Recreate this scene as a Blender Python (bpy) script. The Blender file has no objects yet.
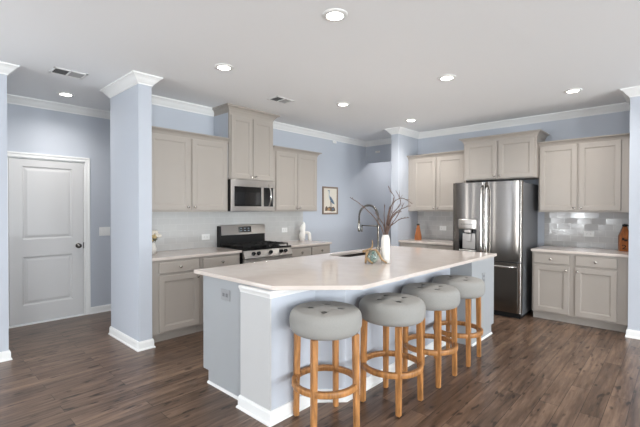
import bpy, bmesh, math, random
from mathutils import Vector, Matrix

random.seed(7)
PI = math.pi
C = bpy.context.scene.collection
scene = bpy.context.scene

# ------------------------------------------------------------------ camera, world, lights, exposure
CAM_H, YAW, PITCH, ROLL, FPX = 1.4124, 0.7468, -0.0107, 0.0017, 388.4555
cd = bpy.data.cameras.new('camera')
cam = bpy.data.objects.new('camera', cd)
C.objects.link(cam)
_F = Vector((-math.sin(YAW) * math.cos(PITCH), math.cos(YAW) * math.cos(PITCH), math.sin(PITCH)))
_R = Vector((math.cos(YAW), math.sin(YAW), 0))
_U = _R.cross(_F)
_R2 = _R * math.cos(ROLL) + _U * math.sin(ROLL)
_U2 = _U * math.cos(ROLL) - _R * math.sin(ROLL)
mw = Matrix.Identity(4)
for i in range(3):
    mw[i][0], mw[i][1], mw[i][2] = _R2[i], _U2[i], -_F[i]
mw[2][3] = CAM_H
cam.matrix_world = mw
cd.sensor_fit = 'HORIZONTAL'
cd.sensor_width = 36.0
cd.lens = FPX * 36.0 / 640.0
cd.clip_start = 0.05
scene.camera = cam

world = bpy.data.worlds.new('sky')
scene.world = world
world.use_nodes = True
bg = world.node_tree.nodes['Background']
bg.inputs[0].default_value = (0.80, 0.90, 1.0, 1)
bg.inputs[1].default_value = 1.6

scene.view_settings.view_transform = 'Standard'
scene.view_settings.look = 'None'
scene.view_settings.gamma = 1.0
scene.view_settings.use_curve_mapping = False
scene.view_settings.exposure = 0.0


def area(name, loc, rot, sx, sy, power, col=(1, 1, 1), shape='RECTANGLE', spread=None):
    l = bpy.data.lights.new(name, 'AREA')
    l.shape = shape
    l.size = sx
    l.size_y = sy
    l.energy = power
    l.color = col
    if spread:
        l.spread = spread
    o = bpy.data.objects.new(name, l)
    C.objects.link(o)
    o.location = loc
    o.rotation_euler = rot
    return o


DAY = (0.98, 0.99, 1.0)
SKYB = (0.90, 0.97, 1.0)
# daylight lamps set in the unseen living-room windows (right wall x=4, back wall y=-5)
RIGHT_WIN = [(-4.6, -2.2), (-0.8, 1.6), (3.0, 5.4)]
BACK_WIN = [(-4.0, -3.4), (1.2, 3.8)]  # first one is made up, kept narrow to put a streak in the fridge
LEFT_STREAK_WIN = [(-1.80, -1.35), (-0.55, -0.15)]  # made-up narrow windows, added for streaks in the left fridge door
for a, b in RIGHT_WIN:
    area('window_daylight', (6.93, (a + b) / 2, 1.22), (0, PI / 2, 0), 2.25, b - a - 0.1, 82, DAY)
    # added upward fill that lifts the ceiling, like bounce off bright ground
    area('ground_bounce', (6.9, (a + b) / 2, 0.5), (0, PI / 2 + 0.95, 0), 0.5, b - a - 0.1, 245, SKYB)
for a, b in BACK_WIN:
    area('window_daylight', ((a + b) / 2, -6.93, 1.22), (PI / 2, 0, 0), b - a - 0.1, 2.25, 85 if a < 0 else 30, DAY)
    area('ground_bounce', ((a + b) / 2, -6.9, 0.5), (PI / 2 + 0.95, 0, 0), b - a - 0.1, 0.5, 125, SKYB)  # added ceiling fill at the back wall too

for a, b in LEFT_STREAK_WIN:
    area('window_daylight', (-4.56, (a + b) / 2, 1.22), (0, -PI / 2, 0), 2.25, b - a - 0.12, 11, DAY)  # lamp in each added window, mirrored as a streak in the fridge

# ------------------------------------------------------------------ materials
M = {}


def lin(r, g, b):
    f = lambda c: (c / 255 / 12.92) if c / 255 <= 0.04045 else ((c / 255 + 0.055) / 1.055) ** 2.4
    return (f(r), f(g), f(b), 1)


def mat(name, col, rough=0.5, metal=0.0, spec=0.5, emit=None, estr=0, noise=None, bump=None, coat=0.0, trans=0.0, ior=1.45, aniso=0.0, brushed=False):
    m = bpy.data.materials.new(name)
    m.use_nodes = True
    nt = m.node_tree
    b = nt.nodes['Principled BSDF']
    b.inputs['Base Color'].default_value = col
    b.inputs['Roughness'].default_value = rough
    b.inputs['Metallic'].default_value = metal
    b.inputs['Specular IOR Level'].default_value = spec
    b.inputs['Coat Weight'].default_value = coat
    b.inputs['Transmission Weight'].default_value = trans
    b.inputs['IOR'].default_value = ior
    b.inputs['Anisotropic'].default_value = aniso
    if emit:
        b.inputs['Emission Color'].default_value = emit
        b.inputs['Emission Strength'].default_value = estr
    if brushed:     # horizontal brushing spreads highlights vertically
        cv = nt.nodes.new('ShaderNodeCombineXYZ')
        cv.inputs[2].default_value = 1.0
        nt.links.new(cv.outputs[0], b.inputs['Tangent'])
    tc = nt.nodes.new('ShaderNodeTexCoord')
    if noise:   # (scale tuple, amount, detail)
        sc, amt, det = noise
        mp = nt.nodes.new('ShaderNodeMapping')
        mp.inputs['Scale'].default_value = sc
        nt.links.new(tc.outputs['Object'], mp.inputs['Vector'])
        n = nt.nodes.new('ShaderNodeTexNoise')
        n.inputs['Scale'].default_value = 1.0
        n.inputs['Detail'].default_value = det
        nt.links.new(mp.outputs[0], n.inputs['Vector'])
        mr = nt.nodes.new('ShaderNodeMapRange')
        mr.inputs['From Min'].default_value = 0.3
        mr.inputs['From Max'].default_value = 0.7
        mr.inputs['To Min'].default_value = 1 - amt
        mr.inputs['To Max'].default_value = 1 + amt
        nt.links.new(n.outputs['Fac'], mr.inputs['Value'])
        mx = nt.nodes.new('ShaderNodeVectorMath')
        mx.operation = 'SCALE'
        mx.inputs[0].default_value = col[:3]
        nt.links.new(mr.outputs[0], mx.inputs['Scale'])
        nt.links.new(mx.outputs[0], b.inputs['Base Color'])
    if bump:    # (scale tuple, strength, distance)
        sc, st, di = bump
        mp = nt.nodes.new('ShaderNodeMapping')
        mp.inputs['Scale'].default_value = sc
        nt.links.new(tc.outputs['Object'], mp.inputs['Vector'])
        n = nt.nodes.new('ShaderNodeTexNoise')
        n.inputs['Scale'].default_value = 1.0
        n.inputs['Detail'].default_value = 3
        nt.links.new(mp.outputs[0], n.inputs['Vector'])
        bp = nt.nodes.new('ShaderNodeBump')
        bp.inputs['Strength'].default_value = st
        bp.inputs['Distance'].default_value = di
        nt.links.new(n.outputs['Fac'], bp.inputs['Height'])
        nt.links.new(bp.outputs[0], b.inputs['Normal'])
    M[name] = m
    return m


mat('wall_paint', lin(193, 198, 207), 0.55, spec=0.25, bump=((90, 90, 90), 0.08, 0.002))
mat('ceiling_paint', lin(249, 250, 251), 0.8, spec=0.1, bump=((120, 120, 120), 0.12, 0.002))
mat('trim_white', lin(240, 240, 239), 0.4)
mat('door_white', lin(212, 211, 211), 0.4)
mat('cab_paint', lin(171, 163, 155), 0.38, noise=((3, 3, 3), 0.015, 2))
mat('island_paint', lin(168, 171, 174), 0.4)
mat('post_paint', lin(200, 200, 200), 0.45)
mat('knob_metal', lin(190, 185, 178), 0.25, 1.0)
mat('quartz', lin(214, 203, 195), 0.08, spec=0.5, noise=((9, 9, 9), 0.035, 6))
mat('steel', lin(200, 196, 192), 0.30, 1.0, aniso=0.85, brushed=True)
mat('fridge_steel', lin(146, 141, 136), 0.16, 1.0, aniso=1.0, brushed=True)
mat('handle_steel', lin(225, 222, 218), 0.16, 1.0)
mat('fridge_side', lin(120, 121, 124), 0.45, 0.5)
mat('black_gloss', lin(14, 14, 15), 0.12)
mat('black_glass', lin(26, 26, 27), 0.06, spec=0.6)
mat('black_matte', lin(20, 20, 21), 0.5)
mat('cast_iron', lin(22, 22, 22), 0.6)
mat('display_white', lin(150, 165, 178), 0.4, emit=lin(200, 220, 235), estr=0.1)
mat('socket_grey', lin(126, 127, 130), 0.4)
mat('grey_plastic', lin(158, 159, 161), 0.4)
mat('dark_plastic', lin(70, 70, 73), 0.4)
mat('white_plastic', lin(238, 238, 236), 0.35)
mat('vent_dark', lin(95, 95, 95), 0.6)
mat('vent_mid', lin(165, 165, 165), 0.6)
mat('lens', lin(255, 252, 246), 0.4, emit=lin(255, 250, 240), estr=14.0)
mat('sink_steel', lin(78, 73, 68), 0.5, 1.0)
mat('faucet_metal', lin(128, 124, 118), 0.22, 1.0)
mat('ceramic', lin(226, 222, 216), 0.3)
mat('ceramic_matte', lin(240, 238, 233), 0.55)
mat('twig', lin(104, 84, 76), 0.8, noise=((60, 60, 60), 0.3, 3))
mat('twig_tip', lin(140, 128, 122), 0.8)
mat('glass_teal', lin(228, 240, 234), 0.04, trans=0.92, ior=1.45)
mat('teal', lin(52, 104, 98), 0.25)
mat('driftwood', lin(158, 128, 92), 0.7, noise=((40, 40, 40), 0.35, 4), bump=((80, 80, 80), 0.4, 0.004))
mat('wood_brown', lin(146, 84, 38), 0.45, noise=((60, 60, 9), 0.25, 4))
mat('wood_dark', lin(112, 62, 28), 0.45, noise=((60, 60, 9), 0.25, 4))
mat('glyph_black', lin(38, 22, 14), 0.6)
mat('frame_brown', lin(140, 120, 104), 0.5, noise=((60, 60, 60), 0.15, 3))
mat('print_paper', lin(226, 218, 205), 0.7)
mat('bird_blue', lin(96, 116, 138), 0.7)
mat('bird_pale', lin(168, 182, 196), 0.7)
mat('bird_brown', lin(108, 92, 78), 0.7)
mat('bird_ochre', lin(178, 140, 100), 0.7)
mat('petal_white', lin(240, 232, 220), 0.6)
mat('petal_gold', lin(186, 164, 118), 0.6)
mat('leaf', lin(84, 84, 50), 0.6)
mat('gold', lin(176, 148, 92), 0.3, 0.9)
mat('grass', lin(96, 130, 70), 0.9)
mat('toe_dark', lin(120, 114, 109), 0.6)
# stool timber and fabric
mat('stool_wood', lin(172, 120, 70), 0.42, noise=((48, 48, 9), 0.36, 5))
mat('stool_fabric', lin(154, 152, 148), 0.75, spec=0.25, noise=((260, 260, 260), 0.06, 2), bump=((500, 500, 500), 0.15, 0.002))
mat('button_fabric', lin(92, 91, 89), 0.8)


def floor_material():
    m = bpy.data.materials.new('floor_planks')
    m.use_nodes = True
    nt = m.node_tree
    L = nt.links
    b = nt.nodes['Principled BSDF']
    tc = nt.nodes.new('ShaderNodeTexCoord')
    sp = nt.nodes.new('ShaderNodeSeparateXYZ')
    L.new(tc.outputs['Object'], sp.inputs[0])
    cb = nt.nodes.new('ShaderNodeCombineXYZ')
    L.new(sp.outputs['Y'], cb.inputs['X'])
    L.new(sp.outputs['X'], cb.inputs['Y'])
    br = nt.nodes.new('ShaderNodeTexBrick')
    br.offset = 0.37
    br.inputs['Scale'].default_value = 1.0
    br.inputs['Brick Width'].default_value = 1.22
    br.inputs['Row Height'].default_value = 0.125
    br.inputs['Mortar Size'].default_value = 0.0016
    br.inputs['Mortar Smooth'].default_value = 0.2
    br.inputs['Color1'].default_value = (0, 0, 0, 1)
    br.inputs['Color2'].default_value = (1, 1, 1, 1)
    br.inputs['Mortar'].default_value = (0.5, 0.5, 0.5, 1)
    L.new(cb.outputs[0], br.inputs['Vector'])
    # streaky grain, shifted per plank
    add = nt.nodes.new('ShaderNodeVectorMath')
    add.operation = 'MULTIPLY_ADD'
    L.new(br.outputs['Color'], add.inputs[0])
    add.inputs[1].default_value = (7, 5, 3)
    L.new(cb.outputs[0], add.inputs[2])
    mp = nt.nodes.new('ShaderNodeMapping')
    mp.inputs['Scale'].default_value = (2.6, 30, 1)
    L.new(add.outputs[0], mp.inputs['Vector'])
    n = nt.nodes.new('ShaderNodeTexNoise')
    n.inputs['Scale'].default_value = 1.0
    n.inputs['Detail'].default_value = 5
    n.inputs['Roughness'].default_value = 0.62
    L.new(mp.outputs[0], n.inputs['Vector'])
    mp2 = nt.nodes.new('ShaderNodeMapping')
    mp2.inputs['Scale'].default_value = (1.3, 7, 1)
    L.new(add.outputs[0], mp2.inputs['Vector'])
    n2 = nt.nodes.new('ShaderNodeTexNoise')
    n2.inputs['Scale'].default_value = 1.0
    n2.inputs['Detail'].default_value = 3
    L.new(mp2.outputs[0], n2.inputs['Vector'])
    ma = nt.nodes.new('ShaderNodeMath')
    ma.operation = 'MULTIPLY_ADD'
    L.new(n.outputs['Fac'], ma.inputs[0])
    ma.inputs[1].default_value = 0.80
    ma2 = nt.nodes.new('ShaderNodeMath')
    ma2.operation = 'MULTIPLY_ADD'
    L.new(n2.outputs['Fac'], ma2.inputs[0])
    ma2.inputs[1].default_value = 0.45
    mb = nt.nodes.new('ShaderNodeMath')
    mb.operation = 'MULTIPLY'
    sepc = nt.nodes.new('ShaderNodeSeparateColor')
    L.new(br.outputs['Color'], sepc.inputs[0])
    L.new(sepc.outputs[0], mb.inputs[0])
    mb.inputs[1].default_value = 0.12
    L.new(mb.outputs[0], ma2.inputs[2])
    L.new(ma2.outputs[0], ma.inputs[2])
    cr = nt.nodes.new('ShaderNodeValToRGB')
    cr.color_ramp.elements[0].position = 0.40
    cr.color_ramp.elements[0].color = lin(56, 43, 35)
    cr.color_ramp.elements[1].position = 0.92
    cr.color_ramp.elements[1].color = lin(146, 120, 100)
    e = cr.color_ramp.elements.new(0.64)
    e.color = lin(102, 81, 67)
    # small dark knots
    vo = nt.nodes.new('ShaderNodeTexNoise')
    vo.inputs['Scale'].default_value = 1.0
    vo.inputs['Detail'].default_value = 1
    mp3 = nt.nodes.new('ShaderNodeMapping')
    mp3.inputs['Scale'].default_value = (7, 22, 1)
    L.new(add.outputs[0], mp3.inputs['Vector'])
    L.new(mp3.outputs[0], vo.inputs['Vector'])
    kr = nt.nodes.new('ShaderNodeMapRange')
    kr.inputs['From Min'].default_value = 0.27
    kr.inputs['From Max'].default_value = 0.37
    kr.inputs['To Min'].default_value = -0.30
    kr.inputs['To Max'].default_value = 0.0
    L.new(vo.outputs['Fac'], kr.inputs['Value'])
    ks = nt.nodes.new('ShaderNodeMath')
    L.new(ma.outputs[0], ks.inputs[0])
    L.new(kr.outputs[0], ks.inputs[1])
    L.new(ks.outputs[0], cr.inputs[0])
    mx = nt.nodes.new('ShaderNodeMix')
    mx.data_type = 'RGBA'
    L.new(br.outputs['Fac'], mx.inputs[0])
    L.new(cr.outputs[0], mx.inputs[6])
    mx.inputs[7].default_value = lin(40, 30, 26)
    L.new(mx.outputs[2], b.inputs['Base Color'])
    b.inputs['Roughness'].default_value = 0.28
    b.inputs['Specular IOR Level'].default_value = 0.45
    bp = nt.nodes.new('ShaderNodeBump')
    bp.inputs['Strength'].default_value = 0.12
    bp.inputs['Distance'].default_value = 0.003
    L.new(n.outputs['Fac'], bp.inputs['Height'])
    L.new(bp.outputs[0], b.inputs['Normal'])
    M['floor'] = m


def tile_material(name, axis, c1, c2, grout):
    m = bpy.data.materials.new(name)
    m.use_nodes = True
    nt = m.node_tree
    L = nt.links
    b = nt.nodes['Principled BSDF']
    tc = nt.nodes.new('ShaderNodeTexCoord')
    sp = nt.nodes.new('ShaderNodeSeparateXYZ')
    L.new(tc.outputs['Object'], sp.inputs[0])
    cb = nt.nodes.new('ShaderNodeCombineXYZ')
    L.new(sp.outputs[axis], cb.inputs['X'])
    off = nt.nodes.new('ShaderNodeMath')
    off.operation = 'SUBTRACT'
    L.new(sp.outputs['Z'], off.inputs[0])
    off.inputs[1].default_value = 0.906
    L.new(off.outputs[0], cb.inputs['Y'])
    br = nt.nodes.new('ShaderNodeTexBrick')
    br.inputs['Scale'].default_value = 1.0
    br.inputs['Brick Width'].default_value = 0.155
    br.inputs['Row Height'].default_value = 0.0786
    br.inputs['Mortar Size'].default_value = 0.0022
    br.inputs['Mortar Smooth'].default_value = 0.1
    br.inputs['Color1'].default_value = (0, 0, 0, 1)
    br.inputs['Color2'].default_value = (1, 1, 1, 1)
    br.inputs['Mortar'].default_value = (0.5, 0.5, 0.5, 1)
    L.new(cb.outputs[0], br.inputs['Vector'])
    sc = nt.nodes.new('ShaderNodeSeparateColor')
    L.new(br.outputs['Color'], sc.inputs[0])
    mx1 = nt.nodes.new('ShaderNodeMix')
    mx1.data_type = 'RGBA'
    L.new(sc.outputs[0], mx1.inputs[0])
    mx1.inputs[6].default_value = c1
    mx1.inputs[7].default_value = c2
    mx = nt.nodes.new('ShaderNodeMix')
    mx.data_type = 'RGBA'
    L.new(br.outputs['Fac'], mx.inputs[0])
    L.new(mx1.outputs[2], mx.inputs[6])
    mx.inputs[7].default_value = grout
    L.new(mx.outputs[2], b.inputs['Base Color'])
    b.inputs['Roughness'].default_value = 0.13
    # each tile is set at a very slightly different tilt
    geo = nt.nodes.new('ShaderNodeNewGeometry')
    sub = nt.nodes.new('ShaderNodeVectorMath')
    sub.operation = 'MULTIPLY_ADD'
    L.new(br.outputs['Color'], sub.inputs[0])
    sub.inputs[1].default_value = (0.10, 0.10, 0.06)
    sub.inputs[2].default_value = (-0.05, -0.05, -0.03)
    ad = nt.nodes.new('ShaderNodeVectorMath')
    ad.operation = 'ADD'
    L.new(geo.outputs['Normal'], ad.inputs[0])
    L.new(sub.outputs[0], ad.inputs[1])
    nm = nt.nodes.new('ShaderNodeVectorMath')
    nm.operation = 'NORMALIZE'
    L.new(ad.outputs[0], nm.inputs[0])
    bp = nt.nodes.new('ShaderNodeBump')
    bp.invert = True
    bp.inputs['Strength'].default_value = 0.4
    bp.inputs['Distance'].default_value = 0.002
    L.new(br.outputs['Fac'], bp.inputs['Height'])
    L.new(nm.outputs[0], bp.inputs['Normal'])
    L.new(bp.outputs[0], b.inputs['Normal'])
    M[name] = m


floor_material()
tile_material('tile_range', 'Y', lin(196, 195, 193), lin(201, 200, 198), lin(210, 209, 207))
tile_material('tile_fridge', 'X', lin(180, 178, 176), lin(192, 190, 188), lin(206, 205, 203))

# window glass (clear pane)
gm = bpy.data.materials.new('window_glass')
gm.use_nodes = True
_nt = gm.node_tree
_nt.nodes.clear()
_o = _nt.nodes.new('ShaderNodeOutputMaterial')
_mx = _nt.nodes.new('ShaderNodeMixShader')
_t = _nt.nodes.new('ShaderNodeBsdfTransparent')
_g = _nt.nodes.new('ShaderNodeBsdfGlossy')
_g.inputs['Roughness'].default_value = 0.02
_mx.inputs[0].default_value = 0.06
_nt.links.new(_t.outputs[0], _mx.inputs[1])
_nt.links.new(_g.outputs[0], _mx.inputs[2])
_nt.links.new(_mx.outputs[0], _o.inputs[0])
M['window_glass'] = gm


# ------------------------------------------------------------------ geometry helpers
class MB:
    """collects shapes, builds ONE mesh object"""

    def __init__(self):
        self.v = []
        self.f = []
        self.mi = []
        self.sm = []

    def add(self, verts, faces, mi=0, smooth=False, mtx=None):
        o = len(self.v)
        for p in verts:
            p = Vector(p)
            self.v.append(mtx @ p if mtx else p)
        for f in faces:
            self.f.append([i + o for i in f])
            self.mi.append(mi)
            self.sm.append(smooth)
        return self

    def box(self, x0, x1, y0, y1, z0, z1, bev=0.0, mi=0, seg=2, mtx=None):
        if bev <= 0:
            vs = [(x0, y0, z0), (x1, y0, z0), (x1, y1, z0), (x0, y1, z0), (x0, y0, z1), (x1, y0, z1), (x1, y1, z1), (x0, y1, z1)]
            fs = [(0, 3, 2, 1), (4, 5, 6, 7), (0, 1, 5, 4), (1, 2, 6, 5), (2, 3, 7, 6), (3, 0, 4, 7)]
            return self.add(vs, fs, mi, False, mtx)
        bm = bmesh.new()
        bmesh.ops.create_cube(bm, size=1)
        for v in bm.verts:
            v.co = Vector(((x0 + x1) / 2 + v.co.x * (x1 - x0), (y0 + y1) / 2 + v.co.y * (y1 - y0), (z0 + z1) / 2 + v.co.z * (z1 - z0)))
        bev = min(bev, 0.49 * min(x1 - x0, y1 - y0, z1 - z0))
        bmesh.ops.bevel(bm, geom=bm.edges[:], offset=bev, segments=seg, affect='EDGES', profile=0.5)
        self.addbm(bm, mi, seg > 2, mtx)
        return self

    def addbm(self, bm, mi=0, smooth=False, mtx=None):
        bm.verts.index_update()
        self.add([v.co.copy() for v in bm.verts], [[v.index for v in f.verts] for f in bm.faces], mi, smooth, mtx)
        bm.free()

    def lathe(self, prof, n=24, mi=0, smooth=True, mtx=None):
        """prof: [(r,z)...] about Z"""
        vs, fs = [], []
        rings = []
        for r, z in prof:
            if r < 1e-6:
                rings.append([len(vs)])
                vs.append((0, 0, z))
            else:
                rings.append(list(range(len(vs), len(vs) + n)))
                for k in range(n):
                    a = 2 * PI * k / n
                    vs.append((r * math.cos(a), r * math.sin(a), z))
        for a, b in zip(rings[:-1], rings[1:]):
            for k in range(n):
                k2 = (k + 1) % n
                if len(a) == 1 and len(b) == 1:
                    continue
                if len(a) == 1:
                    fs.append((a[0], b[k2], b[k]))
                elif len(b) == 1:
                    fs.append((a[k], a[k2], b[0]))
                else:
                    fs.append((a[k], a[k2], b[k2], b[k]))
        return self.add(vs, fs, mi, smooth, mtx)

    def tube(self, pts, r, n=10, mi=0, smooth=True, closed=False, mtx=None):
        pts = [Vector(p) for p in pts]
        rs = r if isinstance(r, (list, tuple)) else [r] * len(pts)
        vs, fs = [], []
        N = len(pts)
        up = None
        for i, p in enumerate(pts):
            if closed:
                t = (pts[(i + 1) % N] - pts[i - 1]).normalized()
            else:
                t = (pts[min(i + 1, N - 1)] - pts[max(i - 1, 0)]).normalized()
            if up is None:
                up = Vector((0, 0, 1)) if abs(t.z) < 0.9 else Vector((1, 0, 0))
            a = (up - t * up.dot(t)).normalized()
            up = a
            b = t.cross(a)
            for k in range(n):
                an = 2 * PI * k / n
                vs.append(p + (a * math.cos(an) + b * math.sin(an)) * rs[i])
        M_ = N if closed else N - 1
        for i in range(M_):
            j = (i + 1) % N
            for k in range(n):
                k2 = (k + 1) % n
                fs.append((i * n + k, i * n + k2, j * n + k2, j * n + k))
        if not closed:
            fs.append(tuple(range(n - 1, -1, -1)))
            fs.append(tuple((N - 1) * n + k for k in range(n)))
        return self.add(vs, fs, mi, smooth, mtx)

    def prism(self, poly, z0, z1, mi=0, holes=(), mtx=None, smooth=False):
        """extrude a polygon (XY, ccw) with holes between z0 and z1"""
        bm = bmesh.new()
        loops = [list(poly)] + [list(h) for h in holes]
        for z in (z0, z1):
            es = []
            for lp in loops:
                vv = [bm.verts.new((p[0], p[1], z)) for p in lp]
                for i in range(len(vv)):
                    es.append(bm.edges.new((vv[i], vv[(i + 1) % len(vv)])))
            if len(loops) == 1:
                bm.faces.new([e.verts[0] for e in es])
            else:
                bmesh.ops.triangle_fill(bm, use_beauty=True, use_dissolve=False, edges=es)
        bm.verts.ensure_lookup_table()
        n = sum(len(l) for l in loops)
        o = 0
        for lp in loops:
            k = len(lp)
            for i in range(k):
                j = (i + 1) % k
                bm.faces.new((bm.verts[o + i], bm.verts[o + j], bm.verts[n + o + j], bm.verts[n + o + i]))
            o += k
        bmesh.ops.recalc_face_normals(bm, faces=bm.faces[:])
        self.addbm(bm, mi, smooth, mtx)
        return self

    def sweep(self, path, prof, mi=0):
        """sweep closed profile [(offset to the right of travel, z)] along a plan polyline with mitres"""
        P = [Vector((p[0], p[1])) for p in path]
        nP = len(prof)
        vs, fs = [], []
        for i, p in enumerate(P):
            d1 = (P[i] - P[i - 1]).normalized() if i > 0 else None
            d2 = (P[i + 1] - P[i]).normalized() if i < len(P) - 1 else None
            if d1 is None:
                d1 = d2
            if d2 is None:
                d2 = d1
            n1 = Vector((d1.y, -d1.x))
            n2 = Vector((d2.y, -d2.x))
            m = n1 + n2
            m = m / max(0.2, m.dot(n1))
            for o, z in prof:
                vs.append((p.x + m.x * o, p.y + m.y * o, z))
        for i in range(len(P) - 1):
            for k in range(nP):
                k2 = (k + 1) % nP
                fs.append((i * nP + k, (i + 1) * nP + k, (i + 1) * nP + k2, i * nP + k2))
        fs.append(tuple(range(nP)))
        fs.append(tuple((len(P) - 1) * nP + k for k in range(nP - 1, -1, -1)))
        return self.add(vs, fs, mi)

    def build(self, name, mats, parent=None):
        me = bpy.data.meshes.new(name)
        me.from_pydata([tuple(v) for v in self.v], [], self.f)
        if not isinstance(mats, (list, tuple)):
            mats = [mats]
        for m in mats:
            me.materials.append(M[m] if isinstance(m, str) else m)
        me.polygons.foreach_set('material_index', self.mi)
        me.polygons.foreach_set('use_smooth', self.sm)
        me.update()
        bm = bmesh.new()
        bm.from_mesh(me)
        bmesh.ops.recalc_face_normals(bm, faces=bm.faces[:])
        bm.to_mesh(me)
        bm.free()
        o = bpy.data.objects.new(name, me)
        C.objects.link(o)
        if parent:
            o.parent = parent
        return o


def bx(name, mats, dims, bev=0.0, parent=None, seg=2):
    return MB().box(*dims, bev=bev, seg=seg).build(name, mats, parent)


def tag(o, label, cat, group=None, kind=None):
    o['label'] = label
    o['category'] = cat
    if group:
        o['group'] = group
    if kind:
        o['kind'] = kind
    return o


def thing(name, label, cat, loc=(0, 0, 0), rz=0.0, group=None):
    o = bpy.data.objects.new(name, None)
    C.objects.link(o)
    o.empty_display_size = 0.1
    o.location = loc
    o.rotation_euler = (0, 0, rz)
    return tag(o, label, cat, group)


def struct(o):
    o['kind'] = 'structure'
    return o


def copy_tree(o, parent=None):
    c = o.copy()
    C.objects.link(c)
    if parent:
        c.parent = parent
    for ch in list(o.children):
        copy_tree(ch, c)
    return c


def panelled(mb, x0, x1, z0, z1, y, t, panels, steps, mi=0, edge=0.003):
    """front-facing (-Y) slab from y-t (front) to y (back) with moulded recessed panels
    steps: [(inset, depth)...]; the last ring is filled"""
    yf = y - t
    # sides and back with a small chamfer round the front edge
    vs = [(x0, y, z0), (x1, y, z0), (x1, y, z1), (x0, y, z1),
          (x0, yf + edge, z0), (x1, yf + edge, z0), (x1, yf + edge, z1), (x0, yf + edge, z1),
          (x0 + edge, yf, z0 + edge), (x1 - edge, yf, z0 + edge), (x1 - edge, yf, z1 - edge), (x0 + edge, yf, z1 - edge)]
    fs = [(0, 3, 2, 1)]
    for i in range(4):
        j = (i + 1) % 4
        fs.append((i, j, 4 + j, 4 + i))
        fs.append((4 + i, 4 + j, 8 + j, 8 + i))
    mb.add(vs, fs, mi)
    xa, xb, za, zb = x0 + edge, x1 - edge, z0 + edge, z1 - edge
    ps = sorted(panels, key=lambda p: p[2])
    q = lambda a, b, c, d: mb.add([(a, yf, c), (b, yf, c), (b, yf, d), (a, yf, d)], [(0, 1, 2, 3)], mi)
    zc = za
    for p in ps:
        q(xa, xb, zc, p[2])
        q(xa, p[0], p[2], p[3])
        q(p[1], xb, p[2], p[3])
        zc = p[3]
        prev = [(p[0], yf, p[2]), (p[1], yf, p[2]), (p[1], yf, p[3]), (p[0], yf, p[3])]
        for ins, dep in steps:
            cur = [(p[0] + ins, yf + dep, p[2] + ins), (p[1] - ins, yf + dep, p[2] + ins), (p[1] - ins, yf + dep, p[3] - ins), (p[0] + ins, yf + dep, p[3] - ins)]
            mb.add(prev + cur, [(i, (i + 1) % 4, 4 + (i + 1) % 4, 4 + i) for i in range(4)], mi)
            prev = cur
        mb.add(prev, [(0, 1, 2, 3)], mi)
    q(xa, xb, zc, zb)
    return mb


# ------------------------------------------------------------------ setting
XW, YW, CEIL = -4.598, 6.2, 2.745
YH = 6.30
struct(MB().box(-6.2, 7.3, -7.3, 8.5, -0.1, 0.0).build('floor', 'floor'))
struct(MB().box(-6.2, 7.3, -7.3, 8.5, CEIL, CEIL + 0.1).build('ceiling', 'ceiling_paint'))
H = CEIL


def wall(name, x0, x1, y0, y1, z0=0.0, z1=H):
    return struct(MB().box(x0, x1, y0, y1, z0, z1).build(name, 'wall_paint'))


wall('wall_range', XW - 0.1, XW, 1.607, 8.3)
wall('wall_stub_left', XW, -3.939, 1.607, 1.738)
wall('wall_entry_side', -5.806, XW - 0.1, 2.6, 2.7)
wall('wall_entry_near', -5.806, XW - 0.096, -0.6, -0.5)
wall('wall_fridge', -3.521, 7.1, YW, YW + 0.12)
wall('wall_stub_center', -3.521, -3.391, 5.545, YW)
wall('wall_stub_right', -0.411, -0.281, 5.478, YW)
wall('wall_header', XW, -3.521, YH, YH + 0.12, 2.338, H)
wall('wall_hall_side', -3.521, -3.421, YW + 0.12, 8.3)
wall('wall_hall_end', XW - 0.1, -3.421, 8.3, 8.4)

# door wall with its opening (polygon in y,z swung up)
DX = -5.806
DOOR0, DOOR1, DOORH = 0.853, 1.668, 2.032
mt = Matrix(((0, 0, 1, 0), (1, 0, 0, 0), (0, 1, 0, 0), (0, 0, 0, 1)))   # (a,b,c)->(c,a,b)
struct(MB().prism([(-0.6, 0), (DOOR0, 0), (DOOR0, DOORH), (DOOR1, DOORH), (DOOR1, 0), (2.7, 0), (2.7, H), (-0.6, H)], DX - 0.12, DX, mtx=mt).build('wall_entry', 'wall_paint'))

# living-room walls behind and right of the camera, with unseen windows, the narrow ones added for fridge streaks
WZ0, WZ1 = 0.06, 2.4
holes = [[(a, WZ0), (b, WZ0), (b, WZ1), (a, WZ1)] for a, b in LEFT_STREAK_WIN]
struct(MB().prism([(-7.0, 0), (0.68, 0), (0.68, H), (-7.0, H)], XW - 0.096, XW + 0.004, holes=holes, mtx=mt).build('wall_left', 'wall_paint'))
holes = [[(a, WZ0), (b, WZ0), (b, WZ1), (a, WZ1)] for a, b in RIGHT_WIN]
struct(MB().prism([(-7.0, 0), (YW, 0), (YW, H), (-7.0, H)], 7.0, 7.12, holes=holes, mtx=mt).build('wall_right', 'wall_paint'))
mt2 = Matrix(((1, 0, 0, 0), (0, 0, 1, 0), (0, 1, 0, 0), (0, 0, 0, 1)))   # (a,b,c)->(a,c,b)
holes = [[(a, WZ0), (b, WZ0), (b, WZ1), (a, WZ1)] for a, b in BACK_WIN]
struct(MB().prism([(XW - 0.1, 0), (7.12, 0), (7.12, H), (XW - 0.1, H)], -7.12, -7.0, holes=holes, mtx=mt2).build('wall_back', 'wall_paint'))


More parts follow.
